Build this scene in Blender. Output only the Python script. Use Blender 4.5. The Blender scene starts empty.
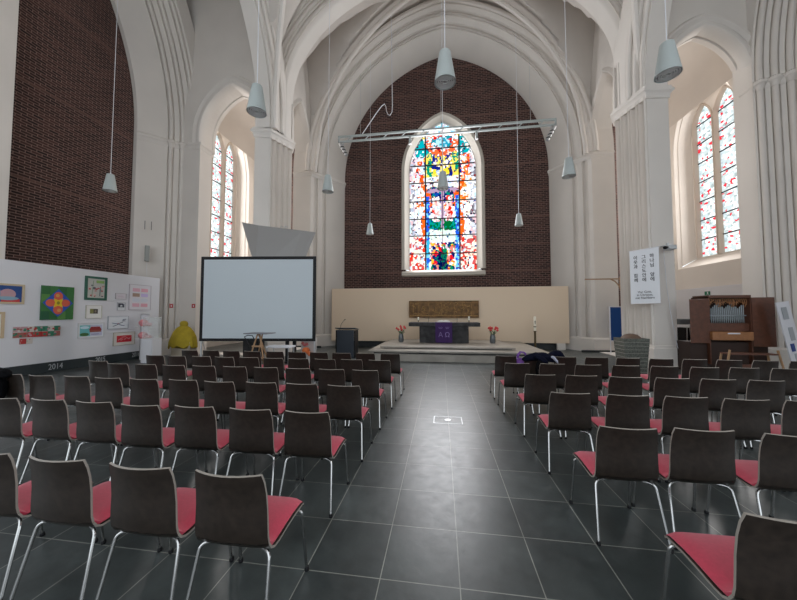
import bpy, math, random
from mathutils import Vector, Matrix
from mathutils.geometry import tessellate_polygon
random.seed(7)
C = bpy.context.scene.collection
PI = math.pi

# ------------------------------------------------------------------ helpers
class MB:
    def __init__(s): s.v = []; s.f = []; s.m = []
    def face(s, pts, m=0):
        b = len(s.v); s.v += [tuple(p) for p in pts]; s.f.append(tuple(range(b, b+len(pts)))); s.m.append(m)
    def box(s, c, d, rz=0, m=0, rx=0, ry=0):
        R = Matrix.Rotation(rz, 3, 'Z') @ Matrix.Rotation(ry, 3, 'Y') @ Matrix.Rotation(rx, 3, 'X')
        b = len(s.v); c = Vector(c)
        for k in range(8):
            p = Vector(((k & 1)-.5, ((k >> 1) & 1)-.5, ((k >> 2) & 1)-.5))
            p = Vector((p.x*d[0], p.y*d[1], p.z*d[2])); s.v.append(tuple(c + R @ p))
        for f in ((0,2,3,1),(4,5,7,6),(0,1,5,4),(2,6,7,3),(0,4,6,2),(1,3,7,5)):
            s.f.append(tuple(b+i for i in f)); s.m.append(m)
    def bx(s, x0, x1, y0, y1, z0, z1, m=0):
        s.box(((x0+x1)/2, (y0+y1)/2, (z0+z1)/2), (abs(x1-x0), abs(y1-y0), abs(z1-z0)), 0, m)
    def grid(s, rows, m=0, closed=False, cap=False):
        b = len(s.v); n = len(rows[0])
        for r in rows: s.v += [tuple(p) for p in r]
        for i in range(len(rows)-1):
            for j in range(n if closed else n-1):
                k = (j+1) % n
                s.f.append((b+i*n+j, b+i*n+k, b+(i+1)*n+k, b+(i+1)*n+j)); s.m.append(m)
        if cap:
            s.f.append(tuple(b+j for j in range(n))[::-1]); s.m.append(m)
            s.f.append(tuple(b+(len(rows)-1)*n+j for j in range(n))); s.m.append(m)
    def tube(s, path, r, seg=8, m=0):
        P = [Vector(p) for p in path]; rows = []
        t0 = (P[1]-P[0]).normalized()
        a = t0.orthogonal().normalized()
        for i, p in enumerate(P):
            t = (P[min(i+1, len(P)-1)] - P[max(i-1, 0)]).normalized()
            a = (a - t*a.dot(t)).normalized(); b = t.cross(a)
            rr = r[i] if isinstance(r, (list, tuple)) else r
            rows.append([p + (a*math.cos(2*PI*k/seg) + b*math.sin(2*PI*k/seg))*rr for k in range(seg)])
        s.grid(rows, m, True, True)
    def lathe(s, prof, c=(0, 0, 0), seg=20, m=0):
        rows = [[(c[0]+r*math.cos(2*PI*k/seg), c[1]+r*math.sin(2*PI*k/seg), c[2]+z) for k in range(seg)] for r, z in prof]
        s.grid(rows, m, True, True)
    def prism(s, poly, z0, z1, m=0):
        n = len(poly); b = len(s.v)
        s.v += [(x, y, z0) for x, y in poly] + [(x, y, z1) for x, y in poly]
        for i in range(n):
            j = (i+1) % n; s.f.append((b+i, b+j, b+n+j, b+n+i)); s.m.append(m)
        for t in tessellate_polygon([[Vector((x, y, 0)) for x, y in poly]]):
            s.f.append(tuple(b+i for i in t)); s.m.append(m)
            s.f.append(tuple(b+n+i for i in t)); s.m.append(m)
    def slab(s, outer, holes, fn0, fn1, m=0, mside=None):
        """2D outline with holes, mapped by fn0 (front) and fn1 (back)"""
        allp = list(outer)
        for h in holes: allp += list(h)
        b = len(s.v); n = len(allp)
        s.v += [tuple(fn0(*p)) for p in allp] + [tuple(fn1(*p)) for p in allp]
        for t in tessellate_polygon([[Vector((x, y, 0)) for x, y in L] for L in [outer]+list(holes)]):
            s.f.append(tuple(b+i for i in t)); s.m.append(m)
            s.f.append(tuple(b+n+i for i in t)); s.m.append(m)
        o = 0
        for L in [outer]+list(holes):
            k = len(L)
            for i in range(k):
                j = (i+1) % k
                s.f.append((b+o+i, b+o+j, b+n+o+j, b+n+o+i)); s.m.append(m if mside is None else mside)
            o += k
    def build(s, name, mats, parent=None, smooth=False, kind=None, bevel=0, loc=None):
        me = bpy.data.meshes.new(name); me.from_pydata(s.v, [], s.f)
        if not isinstance(mats, (list, tuple)): mats = [mats]
        for m in mats: me.materials.append(m)
        me.polygons.foreach_set('material_index', s.m)
        me.update()
        import bmesh
        bm = bmesh.new(); bm.from_mesh(me)
        bmesh.ops.remove_doubles(bm, verts=bm.verts, dist=1e-5)
        bmesh.ops.recalc_face_normals(bm, faces=bm.faces)
        if smooth:
            for f in bm.faces: f.smooth = True
            for e in bm.edges:
                if len(e.link_faces) != 2 or e.calc_face_angle(0) > math.radians(38): e.smooth = False
        bm.to_mesh(me); bm.free()
        o = bpy.data.objects.new(name, me); C.objects.link(o)
        if parent: o.parent = parent
        if kind: o['kind'] = kind
        if loc: o.location = loc
        if bevel:
            b = o.modifiers.new('bevel', 'BEVEL'); b.width = bevel; b.segments = 2; b.limit_method = 'ANGLE'
        return o

def tag(o, label, cat, group=None):
    o['label'] = label; o['category'] = cat
    if group: o['group'] = group
    return o
def thing(name, label, cat, loc=(0, 0, 0), rz=0, group=None):
    o = bpy.data.objects.new(name, None); C.objects.link(o); o.location = loc; o.rotation_euler = (0, 0, rz)
    o.empty_display_size = .1
    return tag(o, label, cat, group)
def copy_tree(o, parent=None):
    c = o.copy(); C.objects.link(c); c.parent = parent
    for ch in list(o.children): copy_tree(ch, c)
    return c

# ------------------------------------------------------------------ materials
MATS = {}
def mat(name, col, rough=.6, metal=0, spec=.5, noise=0, nscale=5, emit=0, bump=0, sheen=0):
    if name in MATS: return MATS[name]
    m = bpy.data.materials.new(name); m.use_nodes = True; nt = m.node_tree; b = nt.nodes['Principled BSDF']
    b.inputs['Base Color'].default_value = (*col, 1); b.inputs['Roughness'].default_value = rough
    b.inputs['Metallic'].default_value = metal; b.inputs['Specular IOR Level'].default_value = spec
    if sheen: b.inputs['Sheen Weight'].default_value = sheen
    if noise or bump:
        tc = nt.nodes.new('ShaderNodeTexCoord'); n = nt.nodes.new('ShaderNodeTexNoise')
        n.inputs['Scale'].default_value = nscale; n.inputs['Detail'].default_value = 4
        nt.links.new(tc.outputs['Object'], n.inputs['Vector'])
        if noise:
            r = nt.nodes.new('ShaderNodeValToRGB')
            r.color_ramp.elements[0].position = .3; r.color_ramp.elements[1].position = .7
            r.color_ramp.elements[0].color = (*[max(0, c*(1-noise)) for c in col], 1)
            r.color_ramp.elements[1].color = (*[min(1, c*(1+noise)) for c in col], 1)
            nt.links.new(n.outputs['Fac'], r.inputs['Fac']); nt.links.new(r.outputs['Color'], b.inputs['Base Color'])
        if bump:
            bp = nt.nodes.new('ShaderNodeBump'); bp.inputs['Strength'].default_value = bump; bp.inputs['Distance'].default_value = .02
            nt.links.new(n.outputs['Fac'], bp.inputs['Height']); nt.links.new(bp.outputs['Normal'], b.inputs['Normal'])
    if emit:
        b.inputs['Emission Color'].default_value = (*col, 1); b.inputs['Emission Strength'].default_value = emit
    MATS[name] = m; return m

def brick_mat(name, axis, w=.26, h=.085, band=1.5, phase=0.0):
    m = bpy.data.materials.new(name); m.use_nodes = True; nt = m.node_tree; L = nt.links; b = nt.nodes['Principled BSDF']
    b.inputs['Roughness'].default_value = .85; b.inputs['Specular IOR Level'].default_value = .2
    tc = nt.nodes.new('ShaderNodeTexCoord'); sp = nt.nodes.new('ShaderNodeSeparateXYZ'); cb = nt.nodes.new('ShaderNodeCombineXYZ')
    L.new(tc.outputs['Object'], sp.inputs[0]); L.new(sp.outputs['X' if axis == 'x' else 'Y'], cb.inputs['X']); L.new(sp.outputs['Z'], cb.inputs['Y'])
    t = nt.nodes.new('ShaderNodeTexBrick'); L.new(cb.outputs[0], t.inputs['Vector'])
    t.inputs['Scale'].default_value = 1; t.inputs['Brick Width'].default_value = w; t.inputs['Row Height'].default_value = h
    t.inputs['Mortar Size'].default_value = .011; t.inputs['Mortar Smooth'].default_value = .15; t.inputs['Bias'].default_value = 0
    t.inputs['Color1'].default_value = (.024, .015, .0145, 1); t.inputs['Color2'].default_value = (.072, .035, .029, 1)
    t.inputs['Mortar'].default_value = (.195, .13, .112, 1)
    # slightly lighter reddish string courses
    dv = nt.nodes.new('ShaderNodeMath'); dv.operation = 'MODULO'; ad = nt.nodes.new('ShaderNodeMath'); ad.operation = 'ADD'; ad.inputs[1].default_value = phase
    L.new(sp.outputs['Z'], ad.inputs[0]); L.new(ad.outputs[0], dv.inputs[0]); dv.inputs[1].default_value = band
    lt = nt.nodes.new('ShaderNodeMath'); lt.operation = 'LESS_THAN'; lt.inputs[1].default_value = .09; L.new(dv.outputs[0], lt.inputs[0])
    mx = nt.nodes.new('ShaderNodeMix'); mx.data_type = 'RGBA'; mx.inputs['B'].default_value = (.15, .085, .07, 1)
    ml = nt.nodes.new('ShaderNodeMath'); ml.operation = 'MULTIPLY'; ml.inputs[1].default_value = .6; L.new(lt.outputs[0], ml.inputs[0])
    L.new(ml.outputs[0], mx.inputs['Factor']); L.new(t.outputs['Color'], mx.inputs['A'])
    n = nt.nodes.new('ShaderNodeTexNoise'); n.inputs['Scale'].default_value = .7; L.new(tc.outputs['Object'], n.inputs['Vector'])
    mr = nt.nodes.new('ShaderNodeMapRange'); mr.inputs['To Min'].default_value = .8; mr.inputs['To Max'].default_value = 1.35; L.new(n.outputs['Fac'], mr.inputs['Value'])
    vm = nt.nodes.new('ShaderNodeVectorMath'); vm.operation = 'SCALE'; L.new(mx.outputs['Result'], vm.inputs[0]); L.new(mr.outputs[0], vm.inputs['Scale'])
    L.new(vm.outputs[0], b.inputs['Base Color'])
    bp = nt.nodes.new('ShaderNodeBump'); bp.invert = True; bp.inputs['Strength'].default_value = .4; bp.inputs['Distance'].default_value = .01
    L.new(t.outputs['Fac'], bp.inputs['Height']); L.new(bp.outputs[0], b.inputs['Normal'])
    return m

def floor_mat():
    m = bpy.data.materials.new('slate_tiles'); m.use_nodes = True; nt = m.node_tree; L = nt.links; b = nt.nodes['Principled BSDF']
    tc = nt.nodes.new('ShaderNodeTexCoord')
    t = nt.nodes.new('ShaderNodeTexBrick'); L.new(tc.outputs['Object'], t.inputs['Vector'])
    t.offset = 0; t.squash = 1
    t.inputs['Scale'].default_value = 1; t.inputs['Brick Width'].default_value = .5; t.inputs['Row Height'].default_value = .5
    t.inputs['Mortar Size'].default_value = .0035; t.inputs['Mortar Smooth'].default_value = .1; t.inputs['Bias'].default_value = 0
    t.inputs['Color1'].default_value = (.033, .041, .041, 1); t.inputs['Color2'].default_value = (.058, .069, .068, 1)
    t.inputs['Mortar'].default_value = (.24, .245, .22, 1)
    n = nt.nodes.new('ShaderNodeTexNoise'); n.inputs['Scale'].default_value = 2.3; n.inputs['Detail'].default_value = 8; n.inputs['Roughness'].default_value = .65
    L.new(tc.outputs['Object'], n.inputs['Vector'])
    mr = nt.nodes.new('ShaderNodeMapRange'); mr.inputs['From Min'].default_value = .3; mr.inputs['From Max'].default_value = .7
    mr.inputs['To Min'].default_value = .6; mr.inputs['To Max'].default_value = 1.45; L.new(n.outputs['Fac'], mr.inputs['Value'])
    vm = nt.nodes.new('ShaderNodeVectorMath'); vm.operation = 'SCALE'; L.new(t.outputs['Color'], vm.inputs[0]); L.new(mr.outputs[0], vm.inputs['Scale'])
    L.new(vm.outputs[0], b.inputs['Base Color'])
    rr = nt.nodes.new('ShaderNodeMapRange'); rr.inputs['To Min'].default_value = FLOOR_R[0]; rr.inputs['To Max'].default_value = FLOOR_R[1]
    n2 = nt.nodes.new('ShaderNodeTexNoise'); n2.inputs['Scale'].default_value = 9; n2.inputs['Detail'].default_value = 6
    L.new(tc.outputs['Object'], n2.inputs['Vector']); L.new(n2.outputs['Fac'], rr.inputs['Value']); L.new(rr.outputs[0], b.inputs['Roughness'])
    b.inputs['Specular IOR Level'].default_value = .5
    bp = nt.nodes.new('ShaderNodeBump'); bp.inputs['Strength'].default_value = .12; bp.inputs['Distance'].default_value = .01
    L.new(n2.outputs['Fac'], bp.inputs['Height']); L.new(bp.outputs[0], b.inputs['Normal'])
    return m
FLOOR_R = (.27, .42)
EXPO = .62
CHW = 390

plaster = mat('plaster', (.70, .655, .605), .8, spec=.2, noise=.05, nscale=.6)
plaster_v = mat('vault_plaster_shaded', (.60, .555, .51), .85, spec=.2, noise=.06, nscale=.5)  # same paint as the walls, darkened for the dimmer light up there
brickx = brick_mat('brick_chancel', 'x', .26, .095, 1.38, .35)
bricky = brick_mat('brick_side', 'y', .255, .08, 2.9, .2)
slate = floor_mat()
dark = mat('skirting_and_gap_shade', (.02, .023, .025), .5)
ply = mat('dark_ply', (.021, .0150, .0115), .36, spec=.38, noise=.35, nscale=25)
plyedge = mat('ply_edge', (.30, .27, .235), .5)
redfab = mat('red_upholstery', (.56, .04, .085), .9, sheen=.3, noise=.06, nscale=60)
chrome = mat('chrome', (.46, .46, .45), .2, metal=1)
black = mat('black_plastic', (.009, .009, .010), .5, spec=.2)
lampm = mat('lamp_grey', (.40, .44, .43), .4)
lampd = mat('lamp_louvre_dark', (.05, .055, .055), .5)
white = mat('white_paint', (.70, .70, .73), .6)
steel = mat('steel', (.55, .56, .57), .35, metal=.8)
stone = mat('altar_stone', (.035, .034, .035), .55, spec=.2, noise=.6, nscale=5)
stepm = mat('step_stone', (.30, .275, .24), .4, noise=.18, nscale=2)

# ------------------------------------------------------------------ sweeps for arches and piers
def arch_h(t, a, r):
    t = abs(t)
    if t >= a: return 0
    if r <= a: return r*math.sqrt(max(0, 1-(t/a)**2))
    c = (r*r-a*a)/(2*a); return math.sqrt(max(0, (a+c)**2-(t+c)**2))
def arch_pts(cx, a, spring, rise, z0=0, n=14):
    """right foot, up, over, down to left foot"""
    L = [(cx+a, z0)] if z0 < spring else []
    c = max(0, (rise*rise-a*a)/(2*a)); R = a+c; k = rise/math.sqrt(max(1e-9, R*R-c*c)); am = math.acos(c/R)
    half = [(R*math.cos(am*i/n)-c, k*R*math.sin(am*i/n)) for i in range(n+1)]
    L += [(cx+x, spring+z) for x, z in half]
    L += [(cx-x, spring+z) for x, z in half[::-1][1:]]
    if z0 < spring: L.append((cx-a, z0))
    return L
def sweep_arch(mb, path, profile, mapf, m=0, closed=False):
    """path in (u,z); profile list of (s, t): s across the wall, t outwards from the opening"""
    n = len(path); nor = []
    for i in range(n):
        a = path[max(0, i-1)]; b = path[min(n-1, i+1)]
        dx, dz = b[0]-a[0], b[1]-a[1]; l = math.hypot(dx, dz) or 1
        nor.append((dz/l, -dx/l))
    rows = []
    for (p, q) in zip(path, nor):
        rows.append([mapf(p[0]+q[0]*t, s_, p[1]+q[1]*t) for s_, t in profile])
    mb.grid(rows, m, closed)
def moulded(a, b, n=3, r=.085, side=1):
    """points from a to b with n half round shafts standing out on the given side"""
    ax, ay = a; bx_, by = b; L = math.hypot(bx_-ax, by-ay); tx, ty = (bx_-ax)/L, (by-ay)/L; nx, ny = -ty*side, tx*side
    out = []; step = L/n
    out.append(a)
    for k in range(n):
        c = (k+.5)*step; d = -.06
        g = step*.5-r
        out.append((ax+tx*(c-r-g*.35)+0, ay+ty*(c-r-g*.35)))
        out.append((ax+tx*(c-r)+nx*d, ay+ty*(c-r)+ny*d))
        for q in range(0, 7):
            th = PI*q/6
            out.append((ax+tx*(c-r*math.cos(th))+nx*r*math.sin(th)*1.0, ay+ty*(c-r*math.cos(th))+ny*r*math.sin(th)*1.0))
        out.append((ax+tx*(c+r)+nx*d, ay+ty*(c+r)+ny*d))
        out.append((ax+tx*(c+r+g*.35), ay+ty*(c+r+g*.35)))
    out.append(b)
    return out
def offset_line(pl, d):
    out = []; n = len(pl)
    for i in range(n):
        a = pl[max(0, i-1)]; b = pl[min(n-1, i+1)]
        dx, dy = b[0]-a[0], b[1]-a[1]; l = math.hypot(dx, dy) or 1
        out.append((pl[i][0]-dy/l*d, pl[i][1]+dx/l*d))
    return out
def impost(mb, pl, d, z=8.6, m=0):
    """string moulding following a plan polyline; d = projection with sign"""
    prof = [(0, 0), (.35, .05), (.45, .1), (.7, .14), (1, .17), (1, .25), (.6, .28), (0, .33)]
    rows = [[(x, y, z+h) for x, y in offset_line(pl, d*f)] for f, h in prof]
    mb.grid(rows, m)

# ------------------------------------------------------------------ floor, roof, added light blocks
mb = MB(); mb.bx(-13.5, 13.5, -9, 16, -.2, 0); mb.build('floor', slate, kind='structure')
mb = MB(); mb.bx(-14, 14, -9.2, -9, 10, 19.4); mb.build('wall_rear', plaster, kind='structure')  # unseen, added above the open rear to keep the vaults darker
for sx, nm in ((-1, 'wall_left_upper'), (1, 'wall_right_upper')):
    mb = MB(); mb.bx(sx*13, sx*13.3, -9, 3.6, 9, 19.2); mb.build(nm, plaster, kind='structure')  # unseen panels added over the side openings to cut light on the vaults
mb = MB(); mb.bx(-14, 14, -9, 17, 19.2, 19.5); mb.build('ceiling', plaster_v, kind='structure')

# ------------------------------------------------------------------ chancel wall with its window
SPR = 8.9
mb = MB()
win = arch_pts(0.0, 1.98, 9.25, 3.05, 3.78)
mb.slab([(-8, 0), (8, 0), (8, 19.2), (-8, 19.2)], [win], lambda x, z: (x, 14.1, z), lambda x, z: (x, 14.6, z))
mb.build('wall_chancel', brickx, kind='structure')

# stone splay frame of the chancel window
frame = mat('window_stone', (.50, .46, .40), .8)
W = bpy.data.objects.new('window_1', None); C.objects.link(W); W['kind'] = 'structure'
mb = MB()
pth = arch_pts(0, 1.76, 9.3, 2.7, 3.98)
def mapc(u, s, z): return (u, s, z)
sweep_arch(mb, pth, [(14.42, 0), (14.22, .02), (14.14, .10), (13.97, .24), (13.97, .38), (14.05, .42), (14.12, .42)], mapc)
mb.grid([[(-2.15, y, z), (2.15, y, z)] for y, z in ((14.42, 3.98), (14.2, 3.96), (13.93, 3.82), (13.93, 3.66), (14.12, 3.6))])
mb.build('window_frame', frame, W, smooth=True)

def hsh(i, j, k=0):
    return (math.sin(i*127.1+j*311.7+k*74.7)*43758.5453) % 1.0
def glass_colour(x, z, i, j):
    """x -1..1, z 0 (sill) .. 1 (apex)"""
    own = hsh(i, j, 21) < .35; ci, cj = (i, j) if own else ((i+(j//3) % 2)//2, 100+(j+i//3)//3)
    r = hsh(ci, cj); random.seed(int(ci*7919+cj*104729))
    Wt = (1, 1, .98); pal_w = [Wt, Wt, (.75, .86, 1), (.86, .80, .92), (1, .93, .80)]
    c = pal_w[int(r*5)]
    ax = abs(x)
    def near(d, w): return abs(d) < w
    # figure of eight: upper ring centre z .62, lower ring centre z .30
    du = math.hypot(x/.80, (z-.66)/.235); dl = math.hypot(x/.72, (z-.30)/.22)
    if ax > .83: c = random.choice([(.55, .60, .70), (.75, .78, .85), (.35, .33, .38), Wt, (.82, .62, .66)])
    if z < .63 and near(du-1, .11) : c = Wt if r < .85 else (1, .45, .12)
    if z < .63 and du < .89 and du > .74: c = (.95, .22, .03) if r < .9 else (1, .7, .5)
    if z < .46 and near(dl-1, .10): c = Wt
    if z < .46 and dl < .90 and dl > .73: c = (.95, .24, .04) if r < .85 else (.9, .75, .8)
    if z < .50 and z > .43 and ax > .45 and ax < .8 and r < .5: c = (.95, .28, .05)
    # blue centre behind the cross
    if ax < .36 and .45 < z < .56: c = (.01, .03, .25) if r < .55 else ((.02, .15, .5) if r < .8 else (0, .35, .32))
    if ax < .40 and .27 < z < .345: c = (0, .25, .09) if r < .5 else ((0, .42, .38) if r < .8 else (.02, .06, .35))
    if .10 < ax < .30 and .33 < z < .50: c = Wt if r < .55 else ((.9, .55, .55) if r < .85 else (.8, .08, .05))
    if ax < .40 and .20 < z < .27: c = (.75, .9, .8) if r < .6 else Wt
    if ax < .36 and z < .18: c = random.choice([(.85, .04, .05), (.9, .35, .3), (.02, .04, .25), Wt, (.0, .35, .2), (.95, .6, .1)])
    if ax < .12 and z < .12: c = random.choice([(.0, .02, .15), (0, .3, .2)])
    if .40 < ax < .52 and z < .5 : c = (.05, .2, .75) if r < .7 else (.3, .7, .95)
    if ax < .58 and ax > .40 and .1 < z < .2 and x < 0: c = (.1, .55, .75)
    if ax > .5 and z < .22: c = random.choice([Wt, (.8, .1, .06), (.95, .85, .75), (.7, .2, .2), Wt])
    # upper field
    if z >= .63 and ax < .83:
        c = Wt if r < .45 else random.choice([(0, .50, .55), (.9, .25, .08), (.95, .75, .1), (.02, .07, .4), Wt])
        if .63 < z < .80:
            if .30 < ax < .5: c = (0, .40, .30) if r < .5 else (.95, .8, .2)
            if ax < .30: c = random.choice([(.95, .75, .08), Wt, (.02, .05, .35), (.95, .85, .3)])
            if ax > .58: c = random.choice([(.8, .12, .05), (.95, .35, .1), Wt, (.75, .8, .9)])
        if .78 < z < .90 and ax > .45: c = (0, .50, .56) if r < .75 else Wt
        df = math.hypot(x/.42, (z-.865)/.075)
        if df < 1.0: c = Wt if r < .3 else ((.75, .05, .04) if r < .6 else (.02, .4, .5))
        if near(df-1, .22): c = (.9, .25, .1) if r < .6 else Wt
        if df < .5: c = (.05, .45, .6) if r < .5 else (.55, .8, .9)
        if z > .92: c = random.choice([Wt, Wt, (.4, .75, .9), (.7, .65, .75)])
    # cross
    if near(x, .045) and .28 < z < .56: c = (.55, .42, .55)
    if ax < .46 and .525 < z < .552: c = (.55, .42, .56)
    if own and hsh(i, j, 41) < .22: c = random.choice([(.05, .06, .12), (.03, .12, .35), (.35, .05, .06), (.10, .10, .12)])
    elif c == Wt and hsh(i, j, 31) < .38: c = random.choice([(.55, .68, .85), (.78, .66, .72), (.80, .78, .66), (.62, .82, .86)])
    return tuple(.62*v**1.45 for v in c)
def glass_emit(name, strength):
    m = bpy.data.materials.new(name); m.use_nodes = True; nt = m.node_tree; nt.nodes.clear()
    o = nt.nodes.new('ShaderNodeOutputMaterial'); e = nt.nodes.new('ShaderNodeEmission'); a = nt.nodes.new('ShaderNodeAttribute'); a.attribute_name = 'glass'
    e.inputs['Strength'].default_value = strength
    nt.links.new(a.outputs['Color'], e.inputs['Color']); nt.links.new(e.outputs[0], o.inputs['Surface']); return m
def glass_mesh(name, outline, nx, nz, colf, mapf, material, parent, jit=.46, seed=0):
    """mosaic of irregular glass pieces clipped to the outline; outline in (u,z)"""
    us = [p[0] for p in outline]; zs = [p[1] for p in outline]
    u0, u1, z0, z1 = min(us), max(us), min(zs), max(zs)
    def inside(u, z):
        c = False; n = len(outline); j = n-1
        for i in range(n):
            xi, yi = outline[i]; xj, yj = outline[j]
            if (yi > z) != (yj > z) and u < (xj-xi)*(z-yi)/(yj-yi)+xi: c = not c
            j = i
        return c
    def pt(i, j):
        a = 0 if i in (0, nx) else (hsh(i, j, 5+seed)-.5)*2*jit; b = 0 if j in (0, nz) else (hsh(i, j, 9+seed)-.5)*2*jit
        return (u0+(u1-u0)*(i+a)/nx, z0+(z1-z0)*(j+b)/nz)
    V = []; F = []; col = []
    for i in range(nx):
        for j in range(nz):
            q = [pt(i, j), pt(i+1, j), pt(i+1, j+1), pt(i, j+1)]
            cu = sum(p[0] for p in q)/4; cz = sum(p[1] for p in q)/4
            if not inside(cu, cz): continue
            c = colf((cu-u0)/(u1-u0)*2-1, (cz-z0)/(z1-z0), i, j)
            b = len(V); V += [mapf(*p) for p in q]; F.append((b, b+1, b+2, b+3)); col.append(c)
    me = bpy.data.meshes.new(name); me.from_pydata(V, [], F); me.materials.append(material)
    at = me.color_attributes.new('glass', 'FLOAT_COLOR', 'CORNER')
    for k, c in enumerate(col):
        for q in range(4): at.data[k*4+q].color = (*c, 1)
    o = bpy.data.objects.new(name, me); C.objects.link(o); o.parent = parent
    return o
lead = mat('lead', (.012, .012, .016), .6)
gl = arch_pts(0, 1.76, 9.3, 2.7, 3.98)
glass_mesh('stained_glass', gl, 46, 98, glass_colour, lambda u, z: (u, 14.36, z), glass_emit('stained_glass', 1.45), W)
mb = MB()
for x, w in ((-.90, .075), (.90, .075), (0, .028)):
    top = 9.3+arch_h(abs(x), 1.76, 2.7)
    mb.bx(x-w/2, x+w/2, 14.28, 14.34, 3.98, top)
for z in (4.86, 5.83, 6.74, 7.70, 8.72, 9.66, 10.58):
    h = 1.76 if z < 9.3 else 1.76
    while z > 9.3 and 9.3+arch_h(h, 1.76, 2.7) < z: h -= .02
    mb.bx(-h, h, 14.28, 14.34, z-.022, z+.022)
mb.build('glazing_bar', lead, W)
# chancel arch: brick jamb, smooth splay, mouldings, flat face
prof = [(14.12, 0), (13.95, .02), (13.30, .66)] + [(y, x) for x, y in moulded((.66, 13.30), (1.22, 12.52), 2, .07, 1)] + [(12.45, 1.26), (12.45, 2.2)]
def fixprof(pr):
    return pr
pth = arch_pts(0, 5.33, 9.0, 6.5, 0, 26)
mb = MB(); sweep_arch(mb, pth, prof, mapc)
for sx in (1, -1):
    pl = [(sx*(5.33+t), s_) for s_, t in prof[:-1]]
    impost(mb, [(sx*5.33, 14.1), (sx*5.99, 13.28), (sx*6.55, 12.47), (sx*6.75, 12.47)], -.10*sx, 8.6)
    # plinth
    pp = offset_line([(sx*5.33, 14.1), (sx*5.99, 13.30), (sx*6.5, 12.45), (sx*7.5, 12.45)], -.14*sx)
    mb.grid([[(x, y, 0) for x, y in pp], [(x, y, .55) for x, y in pp], [(x-.0, y+.12, .62) for x, y in pp]])
mb.build('wall_chancel_arch', plaster, smooth=True, kind='structure')
mb = MB(); mb.bx(-7.6, -5.9, 12.30, 12.34, 0, .09); mb.bx(5.9, 7.6, 12.28, 12.30, 0, .09); mb.build('baseboard_chancel', dark, kind='structure')

# ------------------------------------------------------------------ side piers and bays
def crossing_pier(sx, outer, mid, inner):
    mb = MB(); o, md, i = outer, mid, inner
    line = [(sx*o[0], o[1]), (sx*md[0], md[1])] + moulded((sx*md[0], md[1]), (sx*i[0], i[1]), 4, .10, -sx)[1:] + [(sx*(i[0]+.42), i[1]+.55)]
    poly = line + [(sx*(o[0]+.0), i[1]+.55)]
    mb.prism(poly, 0, SPR+1.5)
    il = [(sx*o[0], 9.7), (sx*o[0], o[1]), (sx*md[0], md[1]), (sx*(i[0]), i[1]), (sx*(i[0]+.4), i[1]+.55)]
    impost(mb, il, .16*sx, 8.5)
    mb.prism(offset_line(il, .05*sx), 8.45, 8.62)
    mb.prism(offset_line(il, .10*sx), 8.7, 8.84)
    # plinth
    base = [(sx*o[0], i[1]+.55), (sx*o[0], o[1]), (sx*md[0], md[1]), (sx*i[0], i[1]), (sx*(i[0]+.42), i[1]+.55)]
    bo = offset_line(base, .14*sx)
    mb.prism(bo, 0, .62)
    mb.prism(offset_line(base, .08*sx), .62, .70)
    return mb, line
pierL, lineL = crossing_pier(-1, (7.15, 8.62), (6.62, 8.78), (6.2, 9.7))
pierL.build('wall_crossing_left', plaster, smooth=True, kind='structure')
pierR, lineR = crossing_pier(1, (7.02, 8.45), (6.36, 8.38), (6.05, 9.52))
pierR.build('wall_crossing_right', plaster, smooth=True, kind='structure')

# crossing arch over the chancel opening (plane y const)
def rib_profile(s0, s1, d, n):
    """stepped moulding from the outer arris to the soffit"""
    return None
mb = MB()
prof = [(9.1, .95), (8.76, .64)] + [(y, x) for x, y in moulded((.60, 8.66), (.12, 9.15), 3, .075, -1)] + [(9.20, .04), (9.28, 0), (9.75, 0), (9.75, 1.2)]
sweep_arch(mb, arch_pts(0, 6.2, 10.5, 4.7, SPR-.15, 26), prof, mapc)
mb.slab([(-7.2, 12.5), (7.2, 12.5), (7.2, 19.2), (-7.2, 19.2)], [], lambda x, z: (x, 9.6, z+3.2 if z < 13 else z), lambda x, z: (x, 9.75, z+3.2 if z < 13 else z))
mb.build('trim_1', plaster, smooth=True, kind='structure')
# longitudinal arches along the nave (plane x const), springing from the crossing piers towards the camera
for sx, nm, xo, xi, yf in ((-1, 'trim_2', 7.15, 6.45, 8.62), (1, 'trim_3', 7.02, 6.3, 8.40)):
    mb = MB()
    pr_ = [(sx*(xo+.02), 1.2), (sx*(xo+.02), .12), (sx*(xo-.05), 0), (sx*(xi+.10), 0)] + \
          [(x, t) for x, t in moulded((sx*(xi+.10), .03), (sx*(xi-.20), .56), 3, .065, sx)] + [(sx*(xi-.22), .62), (sx*(xi-.22), 1.3)]
    sweep_arch(mb, arch_pts(yf-7.6, 7.6, 9.3, 6.6, SPR-.1, 30), pr_, lambda u, s, z: (s, u, z))
    mb.build(nm, plaster, smooth=True, kind='structure')

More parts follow.
